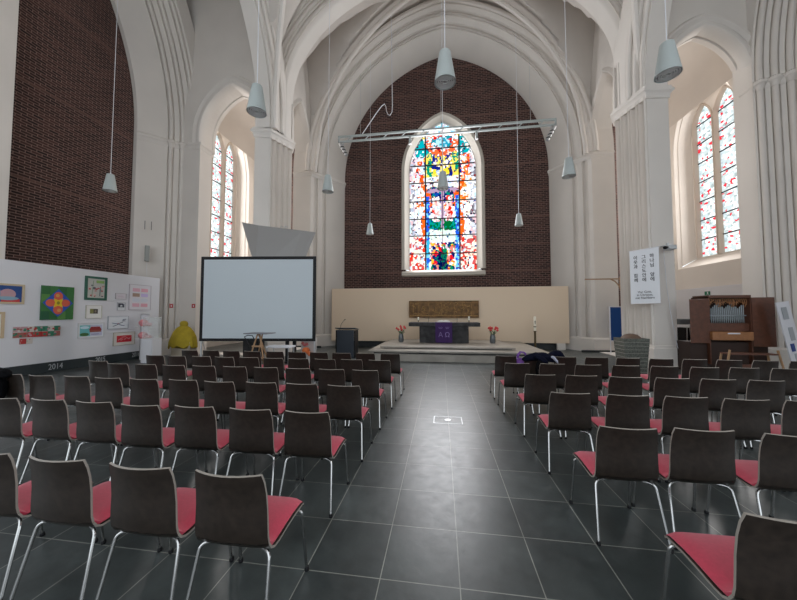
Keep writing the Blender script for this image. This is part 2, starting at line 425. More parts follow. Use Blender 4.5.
# side bay walls with an arch each (chapels behind)
def bay(sx, y0, y1, cx, a, apex, xl, xr, nm, nt):
    mb = MB()
    hole = arch_pts(cx, a, 9.25, apex-9.25, .0)
    hole = [(u, max(z, .02)) for u, z in hole]
    mb.slab([(xl, .0), (xl, 19.2), (xr, 19.2), (xr, 0)], [hole], lambda x, z: (x*sx, y0, z), lambda x, z: (x*sx, y1, z))
    mb.build(nm, plaster, kind='structure')
    mb = MB()
    p = arch_pts(cx, a, 9.25, apex-9.25, 8.8)
    sweep_arch(mb, p, [(y0+.3, -.03), (y0+.02, -.03), (y0-.05, .02), (y0-.07, .09), (y0-.05, .16), (y0, .18), (y0-.03, .24), (y0-.09, .30), (y0-.09, .36), (y0, .44)], lambda u, s, z: (u*sx, s, z))
    sweep_arch(mb, p, [(y1+.5, .30), (y1+.2, .30), (y1+.2, -.0), (y1+.05, -.02), (y1, .05)], lambda u, s, z: (u*sx, s, z))
    impost(mb, [(sx*(cx+a+.0), y1+.0), (sx*(cx+a+.0), y0-.01), (sx*(cx+a+.5), y0-.01)], -.1*sx, 8.6)
    mb.build(nt, plaster, smooth=True, kind='structure')
bay(-1, 9.35, 10.0, 8.70, 1.42, 11.25, 7.1, 13.2, 'wall_bay_left', 'trim_4')
bay(1, 8.85, 9.2, 8.42, 1.28, 11.0, 6.9, 13.2, 'wall_bay_right', 'trim_5')

# great arches on the side walls, brick infill
def side_arch(sx, xb, jy, half, yc, pts_x, nm):
    mb = MB()
    x0, x1, x2, t1, t2 = pts_x
    prof = [(sx*(xb+.2), 0), (sx*x0, 0), (sx*x1, t1)] + [(s_, t_) for s_, t_ in moulded((sx*x1, t1), (sx*x2, t2), 3, .075, sx)][1:] + [(sx*(x2-.03), t2+.6)]
    p = arch_pts(yc, half, 9.1, 7.0, 0, 26)
    sweep_arch(mb, p, prof, lambda u, s, z: (s, u, z))
    pl = [(s_, yc+half+t_) for s_, t_ in prof[1:-1]]
    impost(mb, pl, .10*sx, 8.62)
    pp = offset_line([(sx*x0, yc+half), (sx*x1, yc+half+t1), (sx*x2, yc+half+t2)], .12*sx)
    mb.grid([[(x, y, 0) for x, y in pp], [(x, y, .6) for x, y in pp], [(x+.1*sx, y+.05, .66) for x, y in pp]])
    mb.build(nm, plaster, smooth=True, kind='structure')
side_arch(-1, 12.2, 8.35, 3.35, 5.0, (12.05, 11.40, 10.55, .62, 1.42), 'wall_arch_left')
side_arch(1, 11.5, 7.5, 3.4, 4.08, (11.4, 10.45, 9.65, .86, 1.32), 'wall_arch_right')
mb = MB(); mb.bx(-12.3, -11.45, 4.0, 4.5, 0, 19.2); mb.build('wall_left_pier', plaster, kind='structure')
mb = MB(); mb.bx(-12.5, -12.2, 3.9, 9.6, 0, 19.2); mb.build('wall_left', bricky, kind='structure')
mb = MB(); mb.bx(11.5, 11.8, 3.0, 9.2, 0, 19.2); mb.build('wall_right', bricky, kind='structure')

# chapels: outer wall with twin lancets, back wall, ceiling, inner side arch towards the chancel
wh = mat('window_reveal', (.55, .47, .40), .75)
def lancet_col(x, z, i, j):
    r = hsh(i, j, 11); 
    if r < .10: return (.60, .03, .05)
    if r < .20: return (.30, .36, .36)
    if r < .42: return (.46, .54, .56)
    if abs(x) > .75 and r < .7: return (.36, .42, .46)
    return (.80, .86, .86) if r < .8 else (.45, .52, .52)
gl_side = glass_emit('lancet_glass', 1.15)
def chapel(sx, xw, wy0, wy1, zs, y_in, nm, wn, tn, seed, zap):
    yc = (wy0+wy1)/2
    o0, o1 = wy0-.55, wy1+.55
    mb = MB()
    hole = [(min(max(u, o0), o1), z) for u, z in arch_pts((o0+o1)/2, (o1-o0)/2, 9.6, zap+1.3-9.6, zs-.45)]
    mb.slab([(y_in, 0), (16, 0), (16, 14.5), (y_in, 14.5)], [hole], lambda y, z: (sx*xw, y, z), lambda y, z: (sx*(xw+.08), y, z))
    # splay towards the lights
    big = arch_pts((o0+o1)/2, (o1-o0)/2, 9.6, zap+1.3-9.6, zs-.45)
    small = arch_pts(yc, (wy1-wy0)/2+.1, 9.9, zap+.4-9.9, zs)
    small = [(y, z) for y, z in small]
    mb.grid([[(sx*(xw+.0), y, z) for y, z in big], [(sx*(xw+.12), y*.8+small[k][0]*.2, z*.8+small[k][1]*.2) for k, (y, z) in enumerate(big)],
             [(sx*(xw+.12), y*.7+small[k][0]*.3, z*.7+small[k][1]*.3) for k, (y, z) in enumerate(big)],
             [(sx*(xw+.55), y, z) for y, z in small]])
    mb.face([(sx*xw, big[0][0], big[0][1]), (sx*xw, big[-1][0], big[-1][1]), (sx*(xw+.55), small[-1][0], zs), (sx*(xw+.55), small[0][0], zs)])
    # tympanum with two lancet holes
    q = (wy1-wy0)/4; mull = .085
    l1 = arch_pts(yc-q, q-mull, zap-1.0, 1.0, zs+.02); l2 = arch_pts(yc+q, q-mull, zap-1.0, 1.0, zs+.02)
    outer = arch_pts(yc, (wy1-wy0)/2+.12, 9.9, zap+.45-9.9, zs-.02)
    mb.slab(outer, [l1, l2], lambda y, z: (sx*(xw+.50), y, z), lambda y, z: (sx*(xw+.68), y, z))
    mb.build(nm, plaster, kind='structure')
    Wd = bpy.data.objects.new(wn, None); C.objects.link(Wd); Wd['kind'] = 'structure'
    for k, (cy, lo) in enumerate(((yc-q, l1), (yc+q, l2))):
        mb = MB()
        sweep_arch(mb, lo, [(sx*(xw+.62), -.02), (sx*(xw+.50), .0), (sx*(xw+.44), .03), (sx*(xw+.44), .07), (sx*(xw+.5), .09)], lambda u, s, z: (s, u, z))
        mb.build('window_frame', wh, Wd, smooth=True)
        glass_mesh('lancet_glass', lo, 9, 92, lancet_col, lambda u, z: (sx*(xw+.62), u, z), gl_side, Wd, seed=seed+k)
        mb = MB()
        z = zs+.85
        while z < zap-.3:
            mb.bx(sx*(xw+.585), sx*(xw+.61), cy-q+mull, cy+q-mull, z-.025, z+.025); z += .92
        mb.build('glazing_bar', lead, Wd)
    # chapel back wall and roof
    mb = MB(); mb.bx(sx*6.9, sx*(xw+.1), 15.4, 15.7, 0, 14.5); mb.build('wall_'+tn+'_back', plaster, kind='structure')
    mb = MB(); mb.bx(sx*8.85, sx*10.0, 15.28, 15.4, 0, 13); mb.build('wall_'+tn+'_brick', brickx, kind='structure')
    mb = MB()
    rows = []
    for i in range(25):
        x = 7.2+(xw-7.2)*i/24; h = 11.2+arch_h(x-(7.2+xw)/2, (xw-7.2)/2, 2.6)
        rows.append([(sx*x, y_in, h), (sx*x, 15.5, h)])
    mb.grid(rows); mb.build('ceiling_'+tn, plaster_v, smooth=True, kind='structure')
    # inner arch between the crossing pier and the chancel pier
    mb = MB()
    hole = arch_pts(11.3, 1.27, 9.0, 2.65, .02)
    mb.slab([(9.7, 0), (12.6, 0), (12.6, 19.2), (9.7, 19.2)], [hole], lambda y, z: (sx*6.62, y, z), lambda y, z: (sx*7.45, y, z))
    sweep_arch(mb, arch_pts(11.3, 1.27, 9.0, 2.65, 8.7), [(sx*6.8, -.02), (sx*6.58, 0), (sx*6.53, .07), (sx*6.58, .14), (sx*6.64, .2)], lambda u, s, z: (s, u, z))
    mb.bx(sx*6.7, sx*7.45, 12.5, 15.5, 0, 14.5)
    mb.build('wall_'+tn+'_inner', plaster, smooth=True, kind='structure')
    mb = MB(); impost(mb, [(sx*6.6, 12.46), (sx*7.45, 12.46), (sx*7.45, 13.2)], -.1*sx, 8.6); mb.build('trim_'+tn, plaster, kind='structure')
chapel(1, 11.6, 12.1, 14.4, 4.3, 9.6, 'wall_chapel_right', 'window_2', 'chapel_right', 1, 11.45)
chapel(-1, 11.6, 12.35, 14.30, 4.3, 10.0, 'wall_chapel_left', 'window_3', 'chapel_left', 5, 11.5)
# low white dado in the right chapel
mb = MB(); mb.bx(11.42, 11.6, 9.7, 15.3, 0, 2.82); mb.build('trim_6', white, kind='structure')

# ------------------------------------------------------------------ vaults
def vault(nm, x0, x1, y0, y1, fz, nx=36, ny=30):
    mb = MB(); mb.grid([[(x0+(x1-x0)*i/nx, y0+(y1-y0)*j/ny, fz(x0+(x1-x0)*i/nx, y0+(y1-y0)*j/ny)) for j in range(ny+1)] for i in range(nx+1)])
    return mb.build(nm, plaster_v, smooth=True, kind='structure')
def zA(x, y):
    k = (y-9.9)/2.6
    return 9.2+max(arch_h(x, 6.6, 7.3+.7*k), arch_h(y-11.2, 1.45, 6.8))
vault('ceiling_chancel_vault', -6.65, 6.65, 9.7, 12.55, zA)
def zB(x, y): return 10.0+max(arch_h(x, 6.5, 6.6), arch_h(y-.95, 7.65, 7.2))
vault('ceiling_crossing_vault', -6.55, 6.55, -6.6, 8.65, zB)
def ribs(nm, paths, r):
    mb = MB()
    for p in paths: mb.tube(p, r, 8)
    mb.build(nm, plaster, smooth=True, kind='structure')
pa = []
for sx in (1, -1):
    # diagonal ribs of the chancel bay, springing from the chancel piers and the crossing piers
    for ys in (12.35,):
        P = [(sx*6.32, ys, 8.75)]
        for i in range(25):
            t = i/24; x = sx*6.3*(1-t); y = ys+(11.2-ys)*t
            P.append((x, y, 9.2+arch_h(6.3*(1-t), 6.3, 7.5)-.06))
        pa.append(P)
    # wall rib outlining the chancel arch
for t_, y_ in ((1.45, 12.4),):
    pa.append([(x, y_, z) for x, z in [(p[0]*(5.33+t_)/5.33, 9+(p[1]-9)*(6.5+t_)/6.5) for p in arch_pts(0, 5.33, 9, 6.5, 8.9, 26)]])
ribs('trim_7', pa, .10)
pb = []
for sx in (1, -1):
    P = [(sx*6.42, 8.75, 8.8)]
    for i in range(30):
        t = i/29; x = sx*6.35*(1-t); y = 8.65+(.95-8.65)*t
        P.append((x, y, 9.9+arch_h(x, 6.35, 6.4)-.05))
    pb.append(P)
ribs('trim_8', pb, .11)
for sx, nm in ((-1, 'ceiling_left_arm'), (1, 'ceiling_right_arm')):
    def zC(x, y): return 11.5+max(arch_h(abs(x)-9.6, 3.0, 5.5), arch_h(y-1, 8.6, 5.5))
    vault(nm, sx*6.9, sx*12.6, -6.6, 9.4, zC, 16, 24)

# ------------------------------------------------------------------ low panels
mb = MB(); mb.bx(-5.63, 5.70, 13.0, 13.14, .30, 2.93)
beige = mat('beige_panel', (.76, .61, .455), .75)
t = thing('altar_backdrop', 'wide low beige panel wall standing behind the altar', 'panel', (0, 0, 0))
mb.build('panel', beige, t)
for x in (-5.1, 0, 5.35):
    m2 = MB(); m2.bx(x-.18, x+.18, 13.0, 13.14, 0, .3); m2.build('support_block', plaster, t)
m2 = MB(); m2.bx(-5.3, 5.3, 13.3, 13.9, 0, .33); m2.build('gap_shade_skirt', dark, kind='structure')  # dark skirt behind the panel gap, its colour painting in the shade there

# ------------------------------------------------------------------ altar steps
t = thing('altar_steps', 'three-level grey stone altar platform with wide steps', 'platform', (0, 0, 0))
gap = mat('step_painted_shadow', (.045, .042, .038), .6)  # dark tone painting the shadow line below each overhanging slab
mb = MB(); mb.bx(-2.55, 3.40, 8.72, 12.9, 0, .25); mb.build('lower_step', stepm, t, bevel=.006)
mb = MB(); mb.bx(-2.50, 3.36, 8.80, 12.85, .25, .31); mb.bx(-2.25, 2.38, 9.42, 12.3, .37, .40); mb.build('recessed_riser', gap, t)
mb = MB(); mb.bx(-2.68, 3.50, 8.70, 12.9, .31, .37); mb.build('middle_step', stepm, t, bevel=.006)
mb = MB(); mb.bx(-2.37, 2.49, 9.30, 12.5, .40, .46); mb.build('top_platform', stepm, t, bevel=.006)

# altar
t = thing('altar', 'dark stone altar table with overhanging slab top', 'altar', (0, 11, .46))
mb = MB(); mb.bx(-1.44, 1.45, -.35, .5, .68, .84); mb.build('slab_top', stone, t, bevel=.01)
mb = MB(); mb.bx(-1.0, 1.0, -.25, .4, 0, .68); mb.build('block_base', stone, t, bevel=.01)
# antependium with alpha and omega
purple = mat('purple_cloth', (.045, .016, .095), .9, noise=.15, nscale=40)
lilac = mat('lilac_thread', (.24, .18, .38), .8)
t = thing('altar_cloth', 'purple hanging cloth with pale letters draped over the altar front', 'cloth', (0, 0, 0))
mb = MB()
sec = [(11.15, 1.312), (10.66, 1.314), (10.632, 1.305), (10.628, 1.27)] + [(10.628-.008*math.sin(k*.9), 1.27-.78*k/8) for k in range(1, 9)]
rows = [[(-.34+.68*i/16, y-.006*math.sin(i*1.1)*(1 if k > 3 else 0), z) for i in range(17)] for k, (y, z) in enumerate(sec)]
mb.grid(rows); mb.grid([[(x, y+.012, z-.004) for x, y, z in r] for r in rows])
mb.build('cloth', purple, t, smooth=True)
def text_obj(txt, size, material, parent, loc, rot, name='lettering', align='CENTER', ext=.002, sx=1.0, off=0):
    cu = bpy.data.curves.new(name, 'FONT'); cu.body = txt; cu.size = size; cu.align_x = align; cu.align_y = 'CENTER'; cu.extrude = ext
    cu.resolution_u = 3; cu.offset = off
    o = bpy.data.objects.new(name, cu); C.objects.link(o)
    dg = bpy.context.evaluated_depsgraph_get(); me = bpy.data.meshes.new_from_object(o.evaluated_get(dg))
    bpy.data.objects.remove(o); bpy.data.curves.remove(cu)
    o = bpy.data.objects.new(name, me); C.objects.link(o); me.materials.clear(); me.materials.append(material)
    o.location = loc; o.rotation_euler = rot; o.scale = (sx, 1, 1)
    if parent: o.parent = parent
    return o
for s_, x in (('Α', -.13), ('Ω', .14)):
    text_obj(s_, .27, lilac, t, (x, 10.612, .80), (PI/2, 0, 0))
mb = MB()
for cx in (-.13, .14):
    mb.tube([(cx-.07, 10.612, 1.12), (cx-.05, 10.61, 1.07), (cx, 10.61, 1.05), (cx+.05, 10.61, 1.07), (cx+.07, 10.612, 1.12)], .008, 6)
    mb.tube([(cx-.03, 10.61, 1.12), (cx, 10.61, 1.09), (cx+.04, 10.61, 1.13)], .008, 6)
mb.build('embroidery', lilac, t)
# open book
paper = mat('paper', (.82, .79, .73), .8)
t = thing('open_bible', 'open white book lying on the purple altar cloth', 'book', (0, 10.85, 1.318))
mb = MB()
for s_ in (-1, 1):
    mb.grid([[(s_*.0, y, .0), (s_*.0, y, .055), (s_*.08, y, .075), (s_*.18, y, .06), (s_*.26, y, .03), (s_*.27, y, .0)] for y in (-.14, .2)], closed=False, cap=True)
mb.build('pages', paper, t, smooth=True)
mb = MB(); mb.bx(-.28, .28, -.15, .21, -.004, .002); mb.build('cover', mat('book_cover', (.15, .05, .04), .6), t)
# candles
wax = mat('wax', (.85, .80, .68), .5)
brass = mat('dark_bronze', (.12, .085, .04), .4, metal=.7)
def candle(x, y, z, h, r, label, grp=None):
    t = thing('altar_candle', label, 'candle', (x, y, z), 0, grp)
    mb = MB(); mb.lathe([(.001, 0), (.06, 0), (.06, .012), (.02, .02), (.018, .06), (.045, .075), (.045, .085), (.001, .085)], seg=16); mb.build('candle_holder', brass, t, smooth=True)
    mb = MB(); mb.lathe([(.001, .085), (r, .085), (r, .085+h), (r*.8, .09+h), (.001, .088+h)], seg=16); mb.build('wax', wax, t, smooth=True)
    mb = MB(); mb.tube([(0, 0, .085+h), (0, .002, .11+h)], .003, 5); mb.build('wick', black, t)
candle(-1.06, 11.0, 1.30, .13, .032, 'short white candle on the left end of the altar')
candle(1.04, 11.0, 1.30, .17, .032, 'short white candle on the right end of the altar')
for x, lb in ((-.64, 'small dark thin stand on the altar left of the purple cloth'), (.56, 'small dark thin stand on the altar right of the purple cloth')):
    t = thing('altar_stand', lb, 'stand', (x, 11.1, 1.30))
    mb = MB(); mb.lathe([(.001, 0), (.06, 0), (.06, .01), (.008, .02), (.008, .24), (.02, .25), (.001, .27)], seg=12); mb.build('stem', brass, t, smooth=True)
    mb = MB(); mb.box((0, 0, .19), (.07, .01, .012)); mb.build('crossbar', brass, t)
# vases of red flowers
def vase(x, y, z, label, seed):
    rnd = random.Random(seed)
    t = thing('flower_vase', label, 'vase', (x, y, z), 0, 'flower vases beside the altar')
    mb = MB(); mb.lathe([(.001, 0), (.10, 0), (.115, .06), (.11, .25), (.085, .33), (.09, .36), (.08, .36), (.075, .32), (.001, .30)], seg=20)
    mb.build('vase', mat('smoky_glass', (.09, .10, .105), .15), t, smooth=True)
    st = MB(); fl = MB(); lf = MB()
    for k in range(9):
        a = rnd.uniform(0, 2*PI); r = rnd.uniform(.03, .20); h = rnd.uniform(.50, .66)
        p = (r*math.cos(a), r*math.sin(a), h)
        st.tube([(0, 0, .3), (p[0]*.5, p[1]*.5, h*.75), p], .006, 5)
        for q in range(3):
            rr = .052-.012*q
            fl.lathe([(.005, -.03+q*.012), (rr*.8, -.01+q*.012), (rr, .02+q*.014), (rr*.75, .035+q*.016), (rr*.5, .02+q*.016)], c=p, seg=7)
        a2 = a+1; q = Vector((math.cos(a2)*.1, math.sin(a2)*.1, h*.72))
        lf.face([q, q+Vector((.05, .01, .03)), q+Vector((.09*math.cos(a2), .09*math.sin(a2), .06)), q+Vector((-.01, .05, .03))])
    st.build('stems', mat('stem_green', (.03, .10, .025), .7), t)
    fl.build('blossoms', mat('red_petal', (.62, .06, .06), .7), t, smooth=True)
    lf.build('leaves', mat('leaf_green', (.035, .11, .03), .6), t)
vase(-1.80, 11.0, .46, 'dark vase of red flowers left of the altar', 1)
vase(1.98, 11.0, .46, 'dark vase of red flowers right of the altar', 2)
# bronze relief
bronze = mat('bronze_relief', (.17, .092, .035), .6, metal=.1, spec=.3, noise=.5, nscale=6, bump=.5)
t = thing('bronze_relief', 'wide bronze relief panel with figures hanging on the beige wall', 'relief', (0, 12.86, 1.46))
mb = MB(); mb.bx(-1.65, 1.66, -.04, .05, 0, .82); mb.build('plate', bronze, t, bevel=.008)
mb = MB(); rnd = random.Random(4)
br2 = mat('bronze_high', (.40, .24, .09), .45, metal=.2, noise=.4, nscale=14)
for gx, n, sp_ in ((0, 26, .30), (-.95, 14, .28), (.75, 12, .2), (1.15, 8, .2), (-.4, 6, .15), (-1.4, 5, .12)):
    for k in range(n):
        a = rnd.uniform(0, PI); x = gx+rnd.gauss(0, sp_*.5); z = .42+rnd.gauss(0, .16); l = rnd.uniform(.04, .12)
        if not (.08 < z < .75): continue
        mb.tube([(x-l*math.cos(a), -.045, z-l*math.sin(a)*.8), (x, -.06, z), (x+l*math.cos(a+.5), -.045, z+l*math.sin(a+.5)*.8)], [.008, .018, .008], 6)
mb.tube([(-1.6, -.045, .10), (0, -.048, .12), (1.6, -.045, .10)], .02, 6); mb.tube([(-1.6, -.045, .72), (1.6, -.045, .72)], .01, 6)
for x in (-1.45, -1.2, -.7, -.1, .5, .9, 1.3): mb.tube([(x, -.045, .08), (x+.04, -.05, .4), (x, -.045, .74)], .01, 6)
mb.build('relief_figures', br2, t, smooth=True)
mb = MB()
for x in (-1.2, 1.2): mb.bx(x-.04, x+.04, .05, .14, .3, .5)
mb.build('bracket', steel, t)
# paschal candle
t = thing('paschal_candle', 'tall white paschal candle on a slim dark floor stand', 'candle', (4.02, 12.35, 0))
mb = MB(); mb.lathe([(.001, 0), (.14, 0), (.14, .02), (.045, .03), (.045, .86), (.07, .88), (.07, .90), (.001, .90)], seg=16); mb.build('candle_stand', brass, t, smooth=True)
mb = MB(); mb.lathe([(.001, .90), (.055, .90), (.055, 1.52), (.04, 1.54), (.001, 1.54)], seg=18); mb.build('wax', wax, t, smooth=True)
mb = MB(); mb.box((0, -.056, 1.28), (.02, .006, .16)); mb.box((0, -.056, 1.30), (.07, .006, .02)); mb.build('cross_mark', brass, t)
mb = MB(); mb.lathe([(.057, 1.06), (.059, 1.06), (.059, 1.10), (.057, 1.10)], seg=18); mb.build('band', brass, t)

# lectern
navy = mat('lectern_grey', (.022, .03, .042), .6)
t = thing('lectern', 'dark blue-grey lectern with a thin microphone in front of the beige panel', 'lectern', (-3.70, 9.45, 0))
mb = MB(); mb.bx(-.33, .33, -.2, -.17, .0, 1.05); mb.build('front_panel', navy, t, bevel=.004)
for s_ in (-1, 1):
    mb = MB(); mb.bx(s_*.36-.02, s_*.36+.02, -.2, .25, 0, 1.04); mb.build('side_panel', black, t, bevel=.004)
mb = MB(); mb.box((0, .02, 1.09), (.80, .52, .03), rx=math.radians(-7)); mb.build('top', navy, t, bevel=.005)
mb = MB(); mb.tube([(-.24, -.05, 1.10), (-.23, -.05, 1.22), (-.16, -.06, 1.34), (-.07, -.08, 1.43)], .008, 6); mb.tube([(-.07, -.08, 1.43), (-.04, -.085, 1.455)], .016, 8); mb.build('microphone', black, t, smooth=True)

# ------------------------------------------------------------------ projection screen
t = thing('projection_screen', 'large portable white projection screen with black border', 'screen', (-7.80, 6.9, 0), math.atan2(.45, 3.72))
Wd = math.hypot(3.72, .45)
scr = mat('screen_white', (.50, .555, .585), .7)
mb = MB(); mb.bx(.10, Wd-.10, 0, .008, .88, 3.42); mb.build('fabric', scr, t)
mb = MB()
for a in ((0, Wd, 0, .03, 3.42, 3.52), (0, Wd, 0, .03, .79, .88), (0, .10, 0, .03, .88, 3.42), (Wd-.10, Wd, 0, .03, .88, 3.42)): mb.bx(*a)
mb.build('border', black, t, bevel=.004)
for x in (.04, Wd-.04):
    mb = MB(); mb.bx(x-.02, x+.02, .03, .07, .05, 3.5); mb.bx(x-.025, x+.025, -.45, .5, .0, .05); mb.tube([(x, .05, .9), (x, .45, .06)], .012, 6); mb.build('leg', steel, t)

# pulpit canopy
conc = mat('canopy_grey', (.30, .29, .28), .6)
t = thing('sounding_board', 'grey angular funnel-shaped sounding board fixed to the pier above the screen', 'sounding board', (0, 0, 0))
top = [(-6.73, 7.37), (-6.40, 7.80), (-5.18, 8.66), (-4.79, 8.95), (-6.0, 9.05), (-6.75, 8.65)]
bot = [(-6.62, 7.95), (-6.42, 8.10), (-5.62, 8.50), (-5.20, 8.62), (-6.05, 8.85), (-6.6, 8.62)]
mb = MB()
n = len(top)
for i in range(n):
    j = (i+1) % n
    mb.face([(*bot[i], 3.35), (*bot[j], 3.35), (*top[j], 4.75), (*top[i], 4.75)])
mb.face([(*p, 3.35) for p in bot]); mb.face([(*p, 4.70) for p in top])
mb.build('funnel', conc, t)
mb = MB()
for x, y in ((-6.1, 8.72), (-5.95, 8.75)): mb.tube([(x, y, 4.6), (x, y+.05, 5.0), (x, y+.25, 5.0)], .015, 6)
mb.build('bracket', steel, t)

# ------------------------------------------------------------------ exhibition panel on the left
t = thing('exhibition_wall', 'long white exhibition wall on a dark base in front of the brick arch', 'panel', (0, 0, 0))
mb = MB(); mb.bx(-11.32, -11.2, 3.6, 8.74, .29, 3.07); mb.build('board', white, t, bevel=.004)
mb = MB(); mb.bx(-11.30, -11.21, 3.6, 8.70, 0, .29); mb.build('base', mat('chalk_base', (.022, .03, .033), .7), t)
chalk = mat('chalk', (.45, .47, .48), .9)
RX = (PI/2, 0, PI/2)
for s_, y, z in (('2014', 5.52, .14), ('2015', 6.7, .16), ('2016', 7.88, .17)):
    text_obj(s_, .23, chalk, t, (-11.203, y, z), RX, 'chalk_lettering', sx=.75 if s_ == '2014' else .65)

PX = -11.2
def flat(name, rgb, rough=.7): return mat('paint_'+name, rgb, rough)
def picture(label, cat, y0, y1, z0, z1, frame_rgb, mount_rgb, fw, mw, thick=.03, name='framed_picture', art=None, group=None):
    """frame, mount and artwork; local x = -y world so that the face looks to +x"""
    t = thing(name, label, cat, (PX+.004, y0, z0), 0, group)
    w, h = y1-y0, z1-z0
    if frame_rgb:
        mb = MB()
        for a in ((0, w, 0, fw), (0, w, h-fw, h), (0, fw, fw, h-fw), (w-fw, w, fw, h-fw)):
            mb.bx(0, thick, a[0], a[1], a[2], a[3])
        mb.build('frame', flat('frame%s' % (frame_rgb,), frame_rgb, .5), t)
    mb = MB(); mb.bx(0, thick*.5, fw*.9, w-fw*.9, fw*.9, h-fw*.9); mb.build('mount', flat('m%s' % (mount_rgb,), mount_rgb), t)
    if art:
        i = 0
        groups = {}
        for shape in art:      # ('r', y0,y1,z0,z1,rgb) in 0..1 of the mounted area, ('e', cy,cz,ry,rz,rgb), ('p', pts, rgb), ('l', pts, r, rgb)
            groups.setdefault(shape[-1], []).append((i, shape)); i += 1
        ax0, aw, az0, ah = fw+mw, w-2*(fw+mw), fw+mw, h-2*(fw+mw)
        mb = MB(); mats = []
        for rgb, L in groups.items():
            mi = len(mats); mats.append(flat('a%s' % (rgb,), rgb))
            for k, s in L:
                x = thick*.5+.001+.0006*k
                if s[0] == 'r': mb.bx(thick*.5-.001, x, ax0+aw*s[1], ax0+aw*s[2], az0+ah*s[3], az0+ah*s[4], mi)
                elif s[0] == 'e': mb.face([(x, ax0+aw*(s[1]+s[3]*math.cos(2*PI*q/20)), az0+ah*(s[2]+s[4]*math.sin(2*PI*q/20))) for q in range(20)], mi)
                elif s[0] == 'p': mb.face([(x, ax0+aw*a, az0+ah*b) for a, b in s[1]], mi)
                elif s[0] == 'l': mb.tube([(x, ax0+aw*a, az0+ah*b) for a, b in s[1]], s[2], 5, mi)
        mb.build('artwork', mats, t)
    return t
rnd = random.Random(11)
# blue portrait
picture('light wood framed blue picture with a pale figure, upper left of the white wall', 'picture', 3.95, 4.75, 1.93, 2.45, (.55, .45, .30), (.02, .07, .25), .05, 0,
        art=[('e', .62, .48, .22, .32, (.50, .30, .33)), ('e', .25, .5, .2, .4, (.35, .28, .40)), ('r', .45, .95, .0, .18, (.55, .05, .05)), ('e', .62, .22, .3, .12, (.25, .40, .50))])
picture('tall light wood frame cut off at the left edge of the white wall', 'picture', 3.82, 4.40, 1.05, 1.72, (.55, .42, .27), (.75, .72, .66), .06, 0)
# quilt
art = []
gs = [(.02, .11, .05), (.05, .19, .05), (.10, .26, .06), (.03, .14, .04)]
for a in range(4):
    for b in range(4): art.append(('r', a/4, a/4+.25, b/4, b/4+.25, gs[(a*3+b*5+a*b) % 4]))
art += [('p', [(.5, .08), (.97, .5), (.5, .92), (.03, .5)], (.03, .10, .48)),
        ('e', .5, .70, .14, .13, (.72, .13, .07)), ('e', .5, .30, .15, .14, (.72, .13, .07)), ('e', .27, .5, .15, .11, (.72, .13, .07)), ('e', .73, .5, .15, .11, (.72, .13, .07)),
        ('p', [(.5, .42), (.65, .36), (.60, .5), (.65, .64), (.5, .58), (.35, .64), (.40, .5), (.35, .36)], (.80, .55, .02)), ('e', .5, .5, .05, .05, (.3, .25, .02)),
        ('e', .47, .72, .06, .05, (.75, .35, .10)), ('e', .53, .28, .06, .05, (.75, .35, .10))]
picture('square green quilt picture with a blue diamond and four orange discs', 'picture', 5.10, 5.86, 1.50, 2.47, None, (.03, .13, .05), 0, 0, .05, 'quilt_picture', art)
# collage strip
cols = [(.45, .04, .04), (.03, .18, .10), (.60, .55, .50), (.35, .12, .10), (.50, .30, .32), (.05, .22, .14)]
def collage(n, m, rn):
    a = []
    for i in range(n):
        for j in range(m):
            a.append(('r', i/n+.003, (i+1)/n-.006, j/m+.02, (j+1)/m-.02, rn.choice(cols)))
            for q in range(3):
                cy, cz = (i+rn.random())/n, (j+rn.uniform(.2, .8))/m
                a.append(('e', min(max(cy, .03), .97), cz, .03, .09, rn.choice(cols)))
    return a
picture('long unframed collage strip of red and green tiles', 'collage', 4.57, 5.56, 1.03, 1.33, None, (.62, .60, .58), 0, .0, .02, 'collage_strip', collage(7, 2, rnd))
picture('small collage piece hanging below the long red and green strip', 'collage', 4.71, 4.97, .86, 1.01, None, (.40, .30, .28), 0, 0, .02, 'collage_piece', collage(2, 1, rnd))
# green framed
art = [('r', 0, 1, 0, 1, (.50, .50, .46))]
for k in range(16): art.append(('e', rnd.uniform(.1, .9), rnd.uniform(.08, .7), rnd.uniform(.04, .1), rnd.uniform(.03, .07), rnd.choice([(.45, .10, .10), (.10, .25, .12), (.65, .45, .42), (.12, .12, .14), (.5, .3, .28)])))
art += [('l', [(.25, .05), (.28, .5), (.32, .9)], .008, (.25, .35, .25)), ('r', .5, .95, .78, .92, (.25, .42, .12)), ('l', [(.7, .1), (.72, .6)], .01, (.15, .2, .2))]
picture('dark green framed picture with busy figures, top centre of the white wall', 'picture', 6.15, 6.79, 2.11, 2.87, (.02, .11, .075), (.50, .50, .46), .07, .0, art=art)
picture('white mounted picture with a small olive and brown patch', 'picture', 6.20, 6.66, 1.52, 1.94, (.55, .53, .46), (.80, .79, .76), .015, .10,
        art=[('r', 0, .45, .2, 1, (.22, .22, .07)), ('r', .45, 1, .2, 1, (.07, .06, .05)), ('e', .7, .6, .12, .2, (.25, .2, .15))])
picture('wide framed painting of a red-roofed house beside green water', 'picture', 6.01, 6.75, .91, 1.38, (.62, .62, .62), (.70, .72, .76), .02, .035,
        art=[('r', 0, .45, .0, .95, (.15, .48, .50)), ('r', .45, 1, 0, .95, (.52, .52, .66)), ('e', .2, .15, .2, .15, (.06, .16, .05)), ('r', .42, .95, .32, .55, (.30, .08, .06)), ('p', [(.38, .5), (.98, .5), (.88, .8), (.48, .8)], (.28, .025, .025)), ('e', .2, .75, .2, .12, (.55, .72, .80)), ('r', .5, .85, .1, .18, (.30, .30, .45))])
